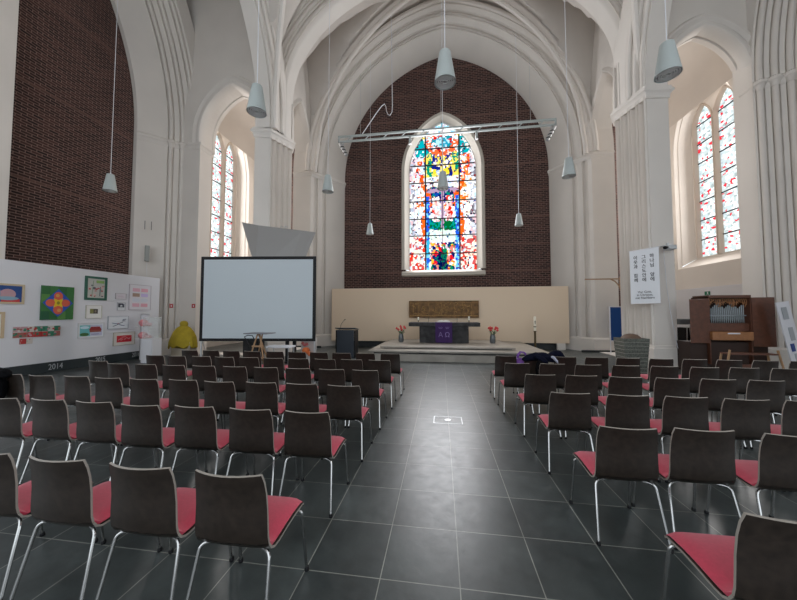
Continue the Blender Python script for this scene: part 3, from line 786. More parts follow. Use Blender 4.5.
picture('white framed drawing of a dark scribbled star shape', 'picture', 6.86, 7.54, 1.15, 1.59, (.42, .44, .48), (.74, .77, .80), .015, .03,
        art=[('l', [(.15, .45), (.35, .40), (.5, .33), (.7, .2), (.85, .18)], .010, (.05, .10, .22)), ('l', [(.2, .12), (.35, .2), (.5, .33), (.62, .45), (.75, .48)], .010, (.04, .06, .10)), ('e', .48, .36, .05, .06, (.5, .05, .1)), ('l', [(.72, .7), (.8, .8), (.93, .82), (.88, .72), (.75, .68)], .010, (.06, .08, .13)), ('l', [(.7, .6), (.9, .62)], .007, (.1, .1, .16))])
picture('cream mounted picture with a bright red rectangle of white script', 'picture', 7.05, 7.79, .56, 1.02, (.45, .40, .33), (.74, .70, .64), .015, .10,
        art=[('r', 0, 1, 0, 1, (.58, .015, .03)), ('l', [(.1, .3), (.25, .6), (.4, .45), (.3, .3), (.2, .4)], .008, (.7, .5, .5)), ('l', [(.5, .35), (.65, .65), (.8, .45), (.9, .6)], .008, (.7, .5, .5)), ('l', [(.3, .75), (.6, .8)], .007, (.7, .5, .5))])
picture('tiny pale framed card above the small dark sketch', 'picture', 7.07, 7.43, 2.17, 2.38, (.45, .42, .44), (.70, .66, .70), .012, .04, art=[('r', .1, .9, .2, .7, (.66, .58, .64))])
picture('tiny framed dark ink sketch below the pale card', 'picture', 7.14, 7.41, 1.78, 2.06, (.45, .45, .48), (.72, .74, .76), .012, .02,
        art=[('r', 0, .35, .35, 1, (.06, .07, .09)), ('r', .65, 1, .35, .9, (.08, .09, .12)), ('r', .2, .8, .75, 1, (.05, .05, .08)), ('e', .5, .45, .2, .15, (.35, .38, .4))])
art = []
pc = [(.72, .42, .50), (.62, .48, .68), (.66, .68, .76), (.40, .28, .22), (.74, .38, .45), (.60, .50, .78)]
order = [0, 4, 2, 2, 3, 5, 0, 4]
for k in range(8):
    i, j = k % 2, k//2
    art.append(('r', .04+i*.5, .46+i*.5, .03+j*.25, .20+j*.25, pc[order[k]]))
picture('framed sheet with eight pink and lilac fields near the right end of the white wall', 'picture', 7.53, 8.36, 1.80, 2.74, (.50, .46, .50), (.72, .70, .74), .02, .08, art=art)
for k, (y, z) in enumerate(((4.95, 1.86), (5.72, 1.35), (4.5, 1.70), (7.55, 2.3))):
    pass

# vitrine with pink objects, in front of the right end of the white wall
VX, VY = -10.15, 7.45
pink = mat('pink_ceramic', (.68, .25, .27), .5)
t = thing('display_shelf', 'tall narrow white display shelf at the end of the exhibition wall', 'display case', (-10.72, 7.75, 0))
mb = MB(); mb.bx(-.18, .18, -.02, .0, .0, 1.66); mb.bx(-.18, -.16, -.02, .22, 0, 1.66); mb.bx(-.18, .18, -.02, .22, 1.64, 1.66); mb.build('body', white, t)
for z in (.78, 1.22):
    mb = MB(); mb.bx(-.16, .45, -.22, .0, z-.015, z); mb.build('shelf', white, t)
for k, z in enumerate((.78, 1.22)):
    o = thing('pink_bowl', 'pink round ceramic shape on the %s shelf of the display case' % ('lower', 'upper')[k], 'ceramic', (-10.66, 7.63, z), 0, 'pink ceramics in the display case')
    mb = MB(); mb.lathe([(.001, 0), (.07, .0), (.13, .07), (.14, .15), (.09, .22), (.03, .25), (.001, .25)], seg=16); mb.build('body', pink, o, smooth=True)
    mb = MB(); mb.lathe([(.001, .0), (.06, .01), (.09, .07), (.05, .12), (.001, .13)], c=(.24, 0, .0), seg=14); mb.tube([(.1, 0, .1), (.2, 0, .06)], .03, 8); mb.build('small_lobe', pink, o, smooth=True)
t = thing('white_plinth', 'small white plinth in front of the pink ceramics shelf', 'plinth', (-10.0, 7.35, 0))
mb = MB(); mb.bx(-.21, .21, -.18, .18, 0, .82); mb.build('body', white, t, bevel=.005)
gm = bpy.data.materials.new('clear_acrylic'); gm.use_nodes = True
_b = gm.node_tree.nodes['Principled BSDF']; _b.inputs['Transmission Weight'].default_value = .0; _b.inputs['Alpha'].default_value = .16; _b.inputs['Roughness'].default_value = .1; _b.inputs['Base Color'].default_value = (.8, .85, .85, 1)
mb = MB()
for a in ((-.20, .20, -.17, -.165, .83, 1.55), (-.20, .20, .165, .17, .83, 1.55), (-.20, -.195, -.165, .165, .83, 1.55), (.195, .20, -.165, .165, .83, 1.55)): mb.bx(*a)
mb.build('acrylic_cover', gm, t)

# yellow cloth figure
yel = mat('yellow_cloth', (.42, .31, .02), .85, noise=.15, nscale=6)
t = thing('draped_stand', 'yellow cloth draped over a low beige stand beside the left pier', 'draped stand', (-9.80, 8.45, 0))
mb = MB()
rows = []
for k, (w, z) in enumerate(((.03, 1.40), (.13, 1.37), (.17, 1.28), (.15, 1.20), (.28, 1.13), (.40, .98), (.50, .78), (.55, .60), (.57, .48), (.54, .42))):
    rows.append([(w*math.cos(2*PI*q/28)*(1+.05*math.sin(q*2.5)*(k > 4))-.02*(k > 6), .5*w*math.sin(2*PI*q/28)*(1+.1*math.sin(q*3)*(k > 4)), z-.05*math.sin(q*1.7)*(k > 7)-(.06 if k > 7 and 8 < q < 18 else 0)) for q in range(28)])
mb.grid(rows, closed=True, cap=True); mb.build('cloth', yel, t, smooth=True)
mb = MB(); mb.bx(-.36, .42, -.17, .17, 0, .6); mb.build('stand', mat('beige_stand', (.42, .36, .28), .8), t, bevel=.01)

# wall speaker on left pier
gry = mat('speaker_grey', (.28, .29, .27), .5)
t = thing('wall_speaker', 'small grey loudspeaker on the smooth left pier above the exhibition wall', 'loudspeaker', (-11.56, 8.50, 4.02), math.radians(47))
mb = MB(); mb.box((0, -.12, 0), (.15, .14, .62)); mb.build('cabinet', gry, t, bevel=.02)
mb = MB(); mb.box((-.02, -.0, 0), (.04, .12, .08)); mb.build('bracket', steel, t)
mb = MB(); mb.tube([(0, -.01, -.3), (0, -.005, -.6), (.02, -.005, -1.0)], .006, 5); mb.build('cable', white, t)
t = thing('pier_slot', 'pair of narrow dark slots in the left pier above the loudspeaker', 'vent', (-11.56, 8.50, 5.15), math.radians(47))
for x in (-.1, .1):
    mb = MB(); mb.box((x, -.02, 0), (.025, .03, .34)); mb.build('slot', mat('slot_grey', (.2, .19, .18), .7), t)

# ------------------------------------------------------------------ lamps
def make_lamp():
    t = thing('pendant_lamp', '', 'lamp')
    mb = MB(); n = 28
    prof = [(.001, .66), (.115, .66), (.122, .64), (.222, .0), (.214, -.004), (.205, .03)]
    mb.lathe([(r, z) for r, z in prof][:5] + [(.200, .035)], seg=n)
    mb2 = MB()
    rows = []
    # open shade: side wall and top
    mb = MB()
    rows = [[(r*math.cos(2*PI*k/n), r*math.sin(2*PI*k/n), z) for k in range(n)] for r, z in ((.001, .50), (.085, .50), (.092, .49), (.170, 0), (.163, 0), (.09, .45))]
    mb.grid(rows, closed=True); mb.build('shade', lampm, t, smooth=True)
    mb = MB()
    for r in (.132, .100, .068, .036):
        rows = [[(q*math.cos(2*PI*k/n), q*math.sin(2*PI*k/n), z) for k in range(n)] for q, z in ((r, .004), (r+.019, .004), (r+.012, .05), (r, .05), (r, .004))]
        mb.grid(rows, closed=True)
    mb.box((0, 0, .04), (.30, .01, .01)); mb.box((0, 0, .04), (.01, .30, .01))
    mb.build('louvre', mat('louvre_white', (.8, .82, .8), .4), t, smooth=True)
    mb = MB(); mb.lathe([(.001, .065), (.150, .065), (.150, .07), (.001, .07)], seg=n); mb.build('reflector', lampd, t)
    mb = MB(); mb.lathe([(.001, .50), (.025, .50), (.015, .55), (.001, .55)], seg=10); mb.tube([(0, 0, .53), (0, 0, 8.4)], .007, 6); mb.build('suspension_cable', white, t)
    return t
lamp0 = make_lamp()
lamps = [(-.02, 2.80, 'white cone pendant lamp hanging in the centre, nearest to the camera on the aisle axis'),
         (3.39, 3.12, 'white cone pendant lamp, largest, high in front of the right crossing pier'),
         (-3.43, 3.06, 'white cone pendant lamp in front of the left crossing pier'),
         (-9.94, 5.78, 'white cone pendant lamp hanging before the left brick wall'),
         (-3.48, 6.75, 'white cone pendant lamp left of the chancel arch above the screen corner'),
         (-3.37, 11.82, 'small white cone pendant lamp in front of the brick left of the stained window'),
         (3.16, 11.31, 'small white cone pendant lamp in front of the brick right of the stained window'),
         (3.33, 6.66, 'white cone pendant lamp right of the chancel arch'),
         (-.03, 7.0, 'cone pendant lamp hanging in front of the stained glass window')]
for k, (x, y, lb) in enumerate(lamps):
    o = lamp0 if k == 0 else copy_tree(lamp0)
    o.location = (x, y, 5.36); tag(o, lb, 'lamp', 'cone pendant lamps')
# ------------------------------------------------------------------ lighting truss
t = thing('lighting_truss', 'long white lighting bar with ladder bracing hanging across the chancel', 'light bar', (0, 12.0, 10.08))
mb = MB(); mb.bx(-4.98, 4.95, -.05, .05, .12, .19); mb.bx(-4.98, 4.95, -.05, .05, -.12, -.06); mb.bx(-5.0, -4.95, -.05, .05, -.12, .19); mb.bx(4.93, 4.98, -.05, .05, -.12, .19); mb.build('rail', lampm, t)
mb = MB()
for k in range(11):
    x = -4.6+k*.88; mb.tube([(x, 0, -.1), (x+.28, 0, .15)], .022, 6)
mb.build('bracing', lampm, t)
for x, s_ in ((-4.75, 1), (4.75, -1)):
    t2 = thing('spotlight', 'cluster spotlight tilted inwards under the %s end of the light bar' % ('left' if s_ > 0 else 'right'), 'spotlight', (x, 12.0, 9.94))
    mb = MB(); mb.tube([(0, 0, 0), (s_*.0, 0, -.12)], .03, 8); mb.build('bracket', steel, t2)
    mb = MB()
    mb.tube([(-s_*.16, 0, -.02), (s_*.16, 0, -.62)] if s_ > 0 else [(.16, 0, -.02), (-.16, 0, -.62)], .085, 12)
    mb.build('housing', steel, t2, smooth=True)
    mb = MB()
    for q in (.35, .6, .85):
        mb = MB(); mb.lathe([(.09, -.02), (.10, -.02), (.10, .02), (.09, .02)], c=(s_*(-.16+.32*q), 0, -.02-.6*q), seg=12); mb.build('ring', black, t2)
for x, lb in ((-1.5, 'left'), (1.55, 'right')):
    t2 = thing('bar_fitting', 'small grey fitting under the %s middle of the light bar' % lb, 'fitting', (x, 12.0, 9.95))
    mb = MB(); mb.bx(-.05, .05, -.05, .05, -.30, .0); mb.build('body', lampm, t2, bevel=.01)
    mb = MB(); mb.lathe([(.001, -.34), (.07, -.34), (.07, -.30), (.001, -.30)], seg=12); mb.build('cap', steel, t2)
mb = MB()
P = [(-2.42, 12.0, 17.0), (-2.38, 12.0, 14.0), (-2.35, 12.0, 12.2), (-2.34, 12, 11.55), (-2.36, 12, 11.25), (-2.45, 12, 11.1), (-2.55, 12, 11.14), (-2.62, 12, 11.3), (-2.66, 12, 11.55), (-2.72, 12, 11.68), (-2.85, 12, 11.6), (-3.1, 12, 11.3), (-3.45, 12, 10.8), (-3.82, 12.0, 10.28)]
mb.tube(P, .018, 6)
tag(mb.build('hanging_cable', white, smooth=True), 'wavy white cable dropping from the vault to the light bar', 'cable')
for x in (-.06, -3.9, 3.9):
    mb = MB(); mb.tube([(x, 0, .19), (x, 0, 3.2 if x else 5)], .008, 5); mb.build('suspension_wire', steel, bpy.data.objects['lighting_truss'])

# ------------------------------------------------------------------ chairs
def make_chair():
    t = thing('stacking_chair', '', 'chair')
    N = 10; T = .012
    seatp = [(.238, .425), (.232, .440), (.205, .452), (.10, .455), (0, .447), (-.09, .434), (-.135, .432), (-.165, .444), (-.186, .470)]
    backp = [(-.186, .470), (-.198, .51), (-.203, .57), (-.208, .65), (-.220, .74), (-.236, .80), (-.252, .845)]
    def shell(pf, wid, cv):
        top = []; botm = []
        for k, (y, z) in enumerate(pf):
            a = pf[max(0, k-1)]; b = pf[min(len(pf)-1, k+1)]; dy, dz = b[0]-a[0], b[1]-a[1]; l = math.hypot(dy, dz)
            ny, nz = -dz/l, dy/l     # outward (under / behind)
            w = wid(k/(len(pf)-1)); c = cv(k/(len(pf)-1))
            r1 = []; r2 = []
            for i in range(N+1):
                s = -1+2*i/N; x = s*w/2; off = c*s*s
                r1.append((x, y+off, z+(.0 if c else 0))); r2.append((x, y+off+ny*T, z+nz*T))
            top.append(r1); botm.append(r2)
        mb = MB(); mb.grid(top, 0); mb.grid([r[::-1] for r in botm], 0)
        edge = [r[0] for r in top]; edgeb = [r[0] for r in botm]; mb.grid([edge, edgeb], 1)
        mb.grid([[r[-1] for r in top], [r[-1] for r in botm]], 1)
        return mb, top, botm
    ws = lambda u: .43+.02*math.sin(u*PI) if u < .9 else .43
    wb = lambda u: .43-.035*u**1.5+(-.012 if u > .99 else 0)
    mb, top, bot = shell(seatp, ws, lambda u: .0 if u < .6 else .02*(u-.6)/.4)
    mb.grid([top[0], bot[0]], 1); mb.build('seat', [ply, plyedge], t, smooth=True)
    mb, top, bot = shell(backp, wb, lambda u: .02+.022*u)
    mb.grid([top[-1], bot[-1]], 1); mb.build('backrest', [ply, plyedge], t, smooth=True)
    # cushion
    mb = MB(); rows = []
    cp = [(.232, .446), (.225, .470), (.19, .482), (.10, .484), (0, .477), (-.08, .465), (-.125, .464), (-.150, .476), (-.164, .488)]
    for k, (y, z) in enumerate(cp):
        rows.append([((-1+2*i/N)*.212, y+(.012 if k > 6 else 0)*(-1+2*i/N)**2, z-(.022 if i in (0, N) else (.004 if i in (1, N-1) else 0))) for i in range(N+1)])
    mb.grid(rows)
    low = [(.230, .444), (.205, .455), (.10, .457), (0, .449), (-.09, .437), (-.135, .436), (-.160, .448), (-.170, .47), (-.172, .48)]
    lowr = [[((-1+2*i/N)*.210, y, z) for i in range(N+1)] for y, z in low]
    for e in (0, N): mb.grid([[r[e] for r in rows], [r[e] for r in lowr]])
    mb.grid([rows[0], lowr[0]]); mb.grid([rows[-1], lowr[-1]])
    mb.build('cushion', redfab, t, smooth=True)
    # legs
    def leg(sx, foot, top_, inner):
        P = [foot]; a = Vector(foot); b = Vector(top_)
        P.append(tuple(a.lerp(b, .5))); P.append(tuple(a.lerp(b, .92)))
        c = Vector(inner)
        for q in (.15, .35, .55, .75, 1): 
            p = a.lerp(b, .92).lerp(b, min(1, q*1.2)) if q < .5 else b.lerp(c, (q-.5)*2)
            P.append(tuple(p))
        # smooth corner
        A = a.lerp(b, .90); B = b; D = b.lerp(c, .6); P = [tuple(a), tuple(a.lerp(b, .5)), tuple(A)]
        for q in (.2, .4, .6, .8, 1.0):
            P.append(tuple(A*(1-q)**2+B*2*q*(1-q)+D*q*q))
        P.append(tuple(c)); return P
    for sx in (-1, 1):
        for kind, foot, tp, inn in (('front', (sx*.236, .247, .0), (sx*.222, .185, .428), (sx*.12, .165, .430)), ('rear', (sx*.236, -.248, 0), (sx*.205, -.150, .416), (sx*.12, -.125, .420))):
            mb = MB(); mb.tube(leg(sx, foot, tp, inn), .0095, 8); L = mb.build('leg', chrome, t, smooth=True)
            mb = MB(); mb.lathe([(.001, -.0), (.015, -.0), (.016, .012), (.013, .026), (.001, .026)], c=(foot[0], foot[1], 0), seg=8); mb.build('foot_cap', black, L)
    for y, z in ((.165, .430), (-.125, .420)):
        mb = MB(); mb.tube([(-.121, y, z), (.121, y, z)], .0095, 8); mb.build('cross_tube', chrome, t, smooth=True)
    return t
chair0 = make_chair()
ordn = ['first', 'second', 'third', 'fourth', 'fifth', 'sixth', 'seventh', 'eighth', 'ninth', 'tenth', 'eleventh']
rown = ['nearest row', 'second row from camera', 'third row from camera', 'third row from altar', 'second row from altar', 'row nearest altar']
rowy = [-.25, .76, 1.73, 2.71, 3.67, 4.55]
nL = [4, 7, 10, 10, 10, 10]; nR = [1, 3, 5, 6, 8, 10]
pitL = [.55, .54, .535, .533, .510, .515]; pitR = [.54, .54, .535, .54, .56, .554]; offR = [1.34, 1.25, 1.26, 1.24, 1.17, 1.16]; offL = [1.22, 1.25, 1.24, 1.23, 1.21, 1.17]
used = [False]
def place(x, y, rz, label, grp):
    o = copy_tree(chair0) if used[0] else chair0
    used[0] = True
    o.location = (x, y, 0); o.rotation_euler = (0, 0, rz); tag(o, label, 'chair', grp)
rnd = random.Random(3)
for k in range(6):
    for i in range(nL[k]):
        x = -offL[k]-pitL[k]*i+rnd.uniform(-.012, .012)
        if k == 3 and i == 9: x -= .12
        place(x, rowy[k]+(.2 if k == 3 and i == 9 else 0)+rnd.uniform(-.02, .02)-.0, rnd.uniform(-.014, .014), 'dark chair with red seat, %s from aisle, %s, left block' % (ordn[i], rown[k]), 'left block of chairs')
    for i in range(nR[k]):
        x = offR[k]+pitR[k]*i+rnd.uniform(-.012, .012)
        place(x, rowy[k]+rnd.uniform(-.02, .02), rnd.uniform(-.014, .014), 'dark chair with red seat, %s from aisle, %s, right block' % (ordn[i], rown[k]), 'right block of chairs')

# coats and bag
def lump(name, pts, r, material, label, cat, seed=1, squash=(1, 1, 1), parent=None):
    rn = random.Random(seed); mb = MB()
    P = [Vector(p) for p in pts]; rows = []
    mb.tube(P, r, 14)
    o = mb.build(name, material, parent, smooth=True)
    s = o.modifiers.new('s', 'SUBSURF'); s.levels = 2; s.render_levels = 2
    tx = bpy.data.textures.new('fold', 'CLOUDS'); tx.noise_scale = .09
    d = o.modifiers.new('d', 'DISPLACE'); d.texture = tx; d.strength = .05; d.mid_level = .5
    if label: tag(o, label, cat)
    return o
navyc = mat('navy_coat', (.005, .006, .016), .95, spec=.1)
blk = mat('black_coat', (.004, .004, .005), .95, spec=.1)
t = thing('navy_coat', 'navy coat heaped over the chair backs of the front right row', 'coat', (-.05, 0, -.06))
lump('coat_body', [(1.50, 4.30, .84), (1.68, 4.30, .90), (1.85, 4.30, .91), (2.05, 4.32, .88), (2.16, 4.35, .80)], [.04, .075, .09, .08, .03], navyc, None, None, parent=t)
lump('coat_back', [(1.82, 4.22, .86), (1.80, 4.18, .70), (1.78, 4.17, .52)], [.07, .085, .06], blk, None, None, parent=t)
lump('sleeve', [(1.70, 4.20, .93), (1.86, 4.17, .88), (1.95, 4.16, .78)], [.04, .045, .03], navyc, None, None, parent=t)
lump('lining', [(2.02, 4.24, .92), (2.10, 4.22, .86), (2.13, 4.2, .78)], [.02, .035, .015], mat('pale_lining', (.45, .46, .55), .8), None, None, parent=t)
lump('dark_jacket', [(2.02, 4.62, .76), (2.12, 4.60, .86), (2.25, 4.60, .87), (2.36, 4.62, .74)], [.04, .09, .09, .03], navyc, 'dark rounded jacket on top of the chair beside the navy coat', 'jacket')
pur = mat('purple_fabric', (.16, .05, .30), .6)
t = thing('purple_bag', 'small purple handbag standing by the navy coat on the front right chairs', 'bag', (1.50, 4.47, .45))
mb = MB(); mb.grid([[(w*math.cos(2*PI*q/20), .09*math.sin(2*PI*q/20)*(w/.13), z) for q in range(20)] for w, z in ((.10, 0), (.14, .03), (.15, .2), (.12, .32), (.10, .33), (.02, .30))], closed=True, cap=True); mb.build('body', pur, t, smooth=True)
for y in (-.04, .05):
    mb = MB(); mb.tube([(-.09, y, .30), (-.08, y, .40), (-.03, y, .46), (.04, y, .45), (.08, y, .38), (.09, y, .30)], .012, 8); mb.build('handle', pur, t, smooth=True)
t = thing('black_coat', 'black coat hanging over a chair back at the left edge', 'coat', (0, 0, 0))
lump('coat_body', [(-6.28, 1.48, .84), (-6.20, 1.47, .87), (-6.02, 1.46, .86), (-5.93, 1.46, .84)], [.05, .08, .07, .03], blk, None, None, parent=t)
lump('coat_skirt', [(-6.10, 1.43, .82), (-6.10, 1.40, .62), (-6.10, 1.40, .45)], [.10, .13, .09], blk, None, None, parent=t)

# ------------------------------------------------------------------ floor socket
t = thing('floor_socket', 'round metal floor socket in a square frame in the aisle', 'floor socket', (-.01, 2.98, 0))
mb = MB(); mb.lathe([(.001, 0), (.055, 0), (.05, .006), (.001, .007)], seg=20); mb.build('cover', mat('bright_metal', (.8, .8, .8), .3, metal=.3), t)
mb = MB()
for a in ((-.22, .22, -.16, -.152), (-.22, .22, .152, .16), (-.22, -.212, -.152, .152), (.212, .22, -.152, .152)): mb.bx(a[0], a[1], a[2], a[3], 0, .002)
mb.build('frame', steel, t)

# ------------------------------------------------------------------ tables and things under the screen
wood = mat('light_wood', (.34, .20, .10), .6)
greyt = mat('grey_table', (.13, .13, .14), .4)
t = thing('high_table', 'high narrow table with crossed wooden legs in front of the screen', 'table', (-4.98, 5.75, 0))
mb = MB(); mb.bx(-.34, .34, -.22, .22, 1.13, 1.155); mb.build('tabletop', greyt, t, bevel=.005)
for a, b in (((-.32, -.2, 0), (-.03, -.05, 1.13)), ((.32, -.2, 0), (.03, -.05, 1.13)), ((-.28, .22, 0), (.06, .03, 1.13)), ((.28, .22, 0), (-.06, .03, 1.13))):
    mb = MB(); mb.tube([a, b], .02, 8); mb.build('leg', wood, t)
mb = MB(); mb.bx(-.24, .24, -.17, -.13, .48, .53); mb.bx(-.15, .15, -.12, -.08, .78, .82); mb.build('brace', wood, t)
mb = MB(); mb.tube([(-.26, -.2, .98), (-.30, -.22, 1.06), (-.22, -.2, 1.10), (-.10, -.18, 1.09), (-.07, -.15, 1.0)], .012, 6); mb.tube([(-.26, -.2, .98), (-.20, -.2, .85), (-.16, -.19, .7)], .012, 6); mb.build('cable_loop', black, t)
def box_thing(name, label, cat, x0, x1, y0, y1, z1, m, extra=None):
    t = thing(name, label, cat, ((x0+x1)/2, (y0+y1)/2, 0)); w, d = (x1-x0)/2, (y1-y0)/2
    mb = MB(); mb.bx(-w, w, -d, d, .02, z1); mb.build('body', m, t, bevel=.01)
    mb = MB()
    for sx in (-1, 1):
        for sy in (-1, 1): mb.bx(sx*w*.8-.02, sx*w*.8+.02, sy*d*.8-.02, sy*d*.8+.02, 0, .03)
    mb.build('feet', black, t)
    if extra: extra(t, w, d, z1)
    return t
def grille(t, w, d, z1):
    mb = MB(); mb.bx(-w*.85, w*.85, -d-.008, -d+.004, .08, z1-.06); mb.build('grille', mat('grille', (.02, .02, .02), .8), t)
box_thing('black_speaker', 'black box behind the high table under the left half of the screen', 'loudspeaker', -6.86, -6.3, 7.75, 8.15, .80, black, grille)
t = thing('white_bench', 'low white table behind the high table under the screen', 'table', (-4.75, 6.45, 0))
mb = MB(); mb.bx(-.36, .36, -.2, .2, .69, .74); mb.build('tabletop', white, t, bevel=.005)
for sx in (-1, 1):
    for sy in (-1, 1):
        mb = MB(); mb.tube([(sx*.32, sy*.16, 0), (sx*.32, sy*.16, .69)], .015, 6); mb.build('leg', steel, t)
t = thing('black_stand', 'black twin-legged stand under the middle of the screen', 'stand', (-5.15, 7.85, 0))
for x in (-.14, .12):
    mb = MB(); mb.bx(x-.05, x+.05, -.05, .05, 0, .98); mb.build('leg', black, t, bevel=.01)
mb = MB(); mb.bx(-.3, .3, -.15, .15, 0, .05); mb.bx(-.3, .3, -.12, .12, .98, 1.02); mb.build('base', black, t, bevel=.01)
t = thing('toy_box', 'pale box with orange and red shapes under the right end of the screen', 'box', (-4.55, 7.95, 0))
mb = MB(); mb.bx(-.24, .22, -.12, .12, 0, .85); mb.build('body', mat('pale_box', (.50, .46, .44), .7), t, bevel=.01)
mb = MB(); mb.lathe([(.001, 0), (.11, .01), (.13, .08), (.08, .16), (.001, .17)], c=(-.02, -.22, .38), seg=12); mb.tube([(-.05, -.2, .48), (.14, -.22, .30)], .06, 8); mb.build('orange_shape', mat('orange', (.75, .18, .05), .6), t, smooth=True)
mb = MB(); mb.tube([(-.18, -.16, .70), (-.1, -.16, .62), (.02, -.16, .66)], .05, 8); mb.build('red_shape', mat('rose', (.55, .15, .15), .6), t, smooth=True)

# ------------------------------------------------------------------ right side things
# banner hung on the moulded face of the right pier
t = thing('text_banner', 'white hanging banner with black Korean and German writing on the right pier', 'banner', (5.86, 8.62, 1.98), math.atan2(-.65, .37))
BW = .80
mb = MB(); mb.bx(0, BW, -.012, .0, 0, 1.66); mb.build('cloth', mat('banner_white', (.70, .73, .77), .7), t)
mb = MB(); mb.tube([(-.02, -.006, 1.66), (BW+.02, -.006, 1.66)], .014, 8); mb.tube([(-.01, -.006, 0), (BW+.01, -.006, 0)], .012, 8); mb.build('rod', white, t)
ink = mat('ink', (.012, .014, .018), .8)
for x, s_ in ((.62, '하나님 앞에'), (.40, '그리스도안에'), (.17, '이웃과 함께')):
    for k, ch in enumerate(s_):
        if ch == ' ': continue
        text_obj(ch, .135, ink, t, (x, -.0145, 1.42-.148*k*(.95 if len(s_) == 6 else .95)), (PI/2, 0, 0), ext=.001, off=.0012)
for z, s_ in ((.35, 'Vor Gott,'), (.26, 'in Christus,'), (.17, 'mit Nachbarn')):
    text_obj(s_, .095, ink, t, (.40, -.0145, z), (PI/2, 0, 0), ext=.001, off=.0006)

t = thing('projector', 'silver projector on a bracket at the edge of the right pier', 'projector', (6.62, 8.25, 3.63))
mb = MB(); mb.box((.10, -.08, .02), (.24, .22, .13), rz=.2, rx=-.1); mb.build('body', mat('silver', (.55, .57, .58), .4), t, bevel=.02)
mb = MB(); mb.tube([(-.04, -.14, .02), (-.11, -.19, .0)], .05, 12); mb.build('lens', black, t, smooth=True)
mb = MB(); mb.tube([(0, .2, .1), (0, -.05, .1)], .02, 8); mb.box((.05, -.06, .12), (.05, .05, .1)); mb.build('bracket', steel, t)
mb = MB(); mb.tube([(.02, .06, .0), (.03, .05, -.5), (.06, .05, -1.2), (.14, .04, -2.0), (.28, .03, -3.0)], .008, 6); mb.build('cable', white, t)

# wicker bin
t = thing('waste_basket', 'grey woven basket with a brown rounded lid before the right pier', 'basket', (5.08, 7.3, 0))
wick = mat('wicker_grey', (.085, .09, .075), .6, noise=.5, nscale=25, bump=.6)
mb = MB(); mb.grid([[(sx*w*(1 if abs(sx) == 1 else 1), sy*w*.8, z) for sx, sy in ((-1, -1), (1, -1), (1, 1), (-1, 1))] for w, z in ((.25, 0), (.32, 1.0), (.30, 1.0), (.27, .8))], closed=True); mb.face([(-.25, -.2, .01), (.25, -.2, .01), (.25, .2, .01), (-.25, .2, .01)]); mb.build('body', wick, t)
mb = MB()
for k in range(9):
    z = .1+.1*k; w = .25+.07*z+.005
    mb.tube([(-w, -w*.8, z), (w, -w*.8, z), (w, w*.8, z), (-w, w*.8, z), (-w, -w*.8, z)], .008, 4)
mb.build('hoops', mat('wicker_light', (.20, .20, .17), .5), t)
mb = MB(); mb.lathe([(.25, .96), (.22, 1.03), (.15, 1.09), (.05, 1.12), (.001, 1.12)], seg=20); mb.build('lid', mat('brown_lid', (.12, .075, .05), .6), t, smooth=True)

# blue pinboard
t = thing('blue_pinboard', 'blue standing pinboard with white frame between the two right piers', 'pinboard', (7.05, 11.8, 0), .15)
mb = MB(); mb.bx(-.24, .24, -.02, .02, .56, 1.93); mb.build('board', mat('blue_felt', (.005, .055, .22), .9), t)
mb = MB()
for a in ((-.27, .27, .53, .56), (-.27, .27, 1.93, 1.96), (-.27, -.24, .56, 1.93), (.24, .27, .56, 1.93)): mb.bx(a[0], a[1], -.025, .025, a[2], a[3])
mb.build('frame', white, t)
for x in (-.25, .25):
    mb = MB(); mb.bx(x-.015, x+.015, -.015, .015, 0, .54); mb.bx(x-.015, x+.015, -.25, .25, 0, .03); mb.build('leg', white, t)

# wooden arm
t = thing('wooden_wall_arm', 'thin horizontal brown wooden arm with curved bracket behind the right pier', 'wall arm', (6.32, 10.0, 2.92))
mb = MB(); mb.bx(-1.2, .02, -.03, .03, -.02, .02); mb.build('arm', wood, t)
mb = MB(); mb.tube([(-.32, 0, -.02), (-.2, 0, -.08), (-.1, 0, -.2), (-.02, 0, -.36)], .022, 8); mb.build('curved_bracket', wood, t, smooth=True)
mb = MB(); mb.bx(-.02, .06, -.05, .05, -.42, .08); mb.build('mounting_plate', wood, t)

# organ
ow = mat('organ_wood', (.105, .038, .020), .45, noise=.2, nscale=9)
owl = mat('organ_wood_light', (.30, .13, .05), .45, noise=.15, nscale=9)
owd = mat('organ_inner', (.03, .013, .008), .6)
tin = mat('organ_tin', (.29, .32, .33), .35, metal=.5)
t = thing('chest_organ', 'brown wooden chest organ with open doors and silver pipes', 'organ', (7.92, 7.8, 0))
X0, X1 = -.53, .53
mb = MB(); mb.bx(X0, X1, .55, .6, .25, 2.15); mb.bx(X0, X0+.03, 0, .55, .25, 2.15); mb.bx(X1-.03, X1, 0, .55, .25, 2.15); mb.bx(X0, X1, 0, .55, 2.11, 2.19); mb.build('case', ow, t, bevel=.004)
mb = MB(); mb.bx(X0+.03, X1-.03, .05, .55, 1.18, 1.40); mb.build('pipe_chest', ow, t, bevel=.004)
mb = MB(); mb.bx(X0+.0, X1-.06, -.10, .35, .93, 1.17); mb.build('keyboard_case', owl, t, bevel=.015)
mb = MB(); mb.bx(-.16, .14, -.108, -.095, 1.10, 1.14); mb.build('label_plate', white, t)
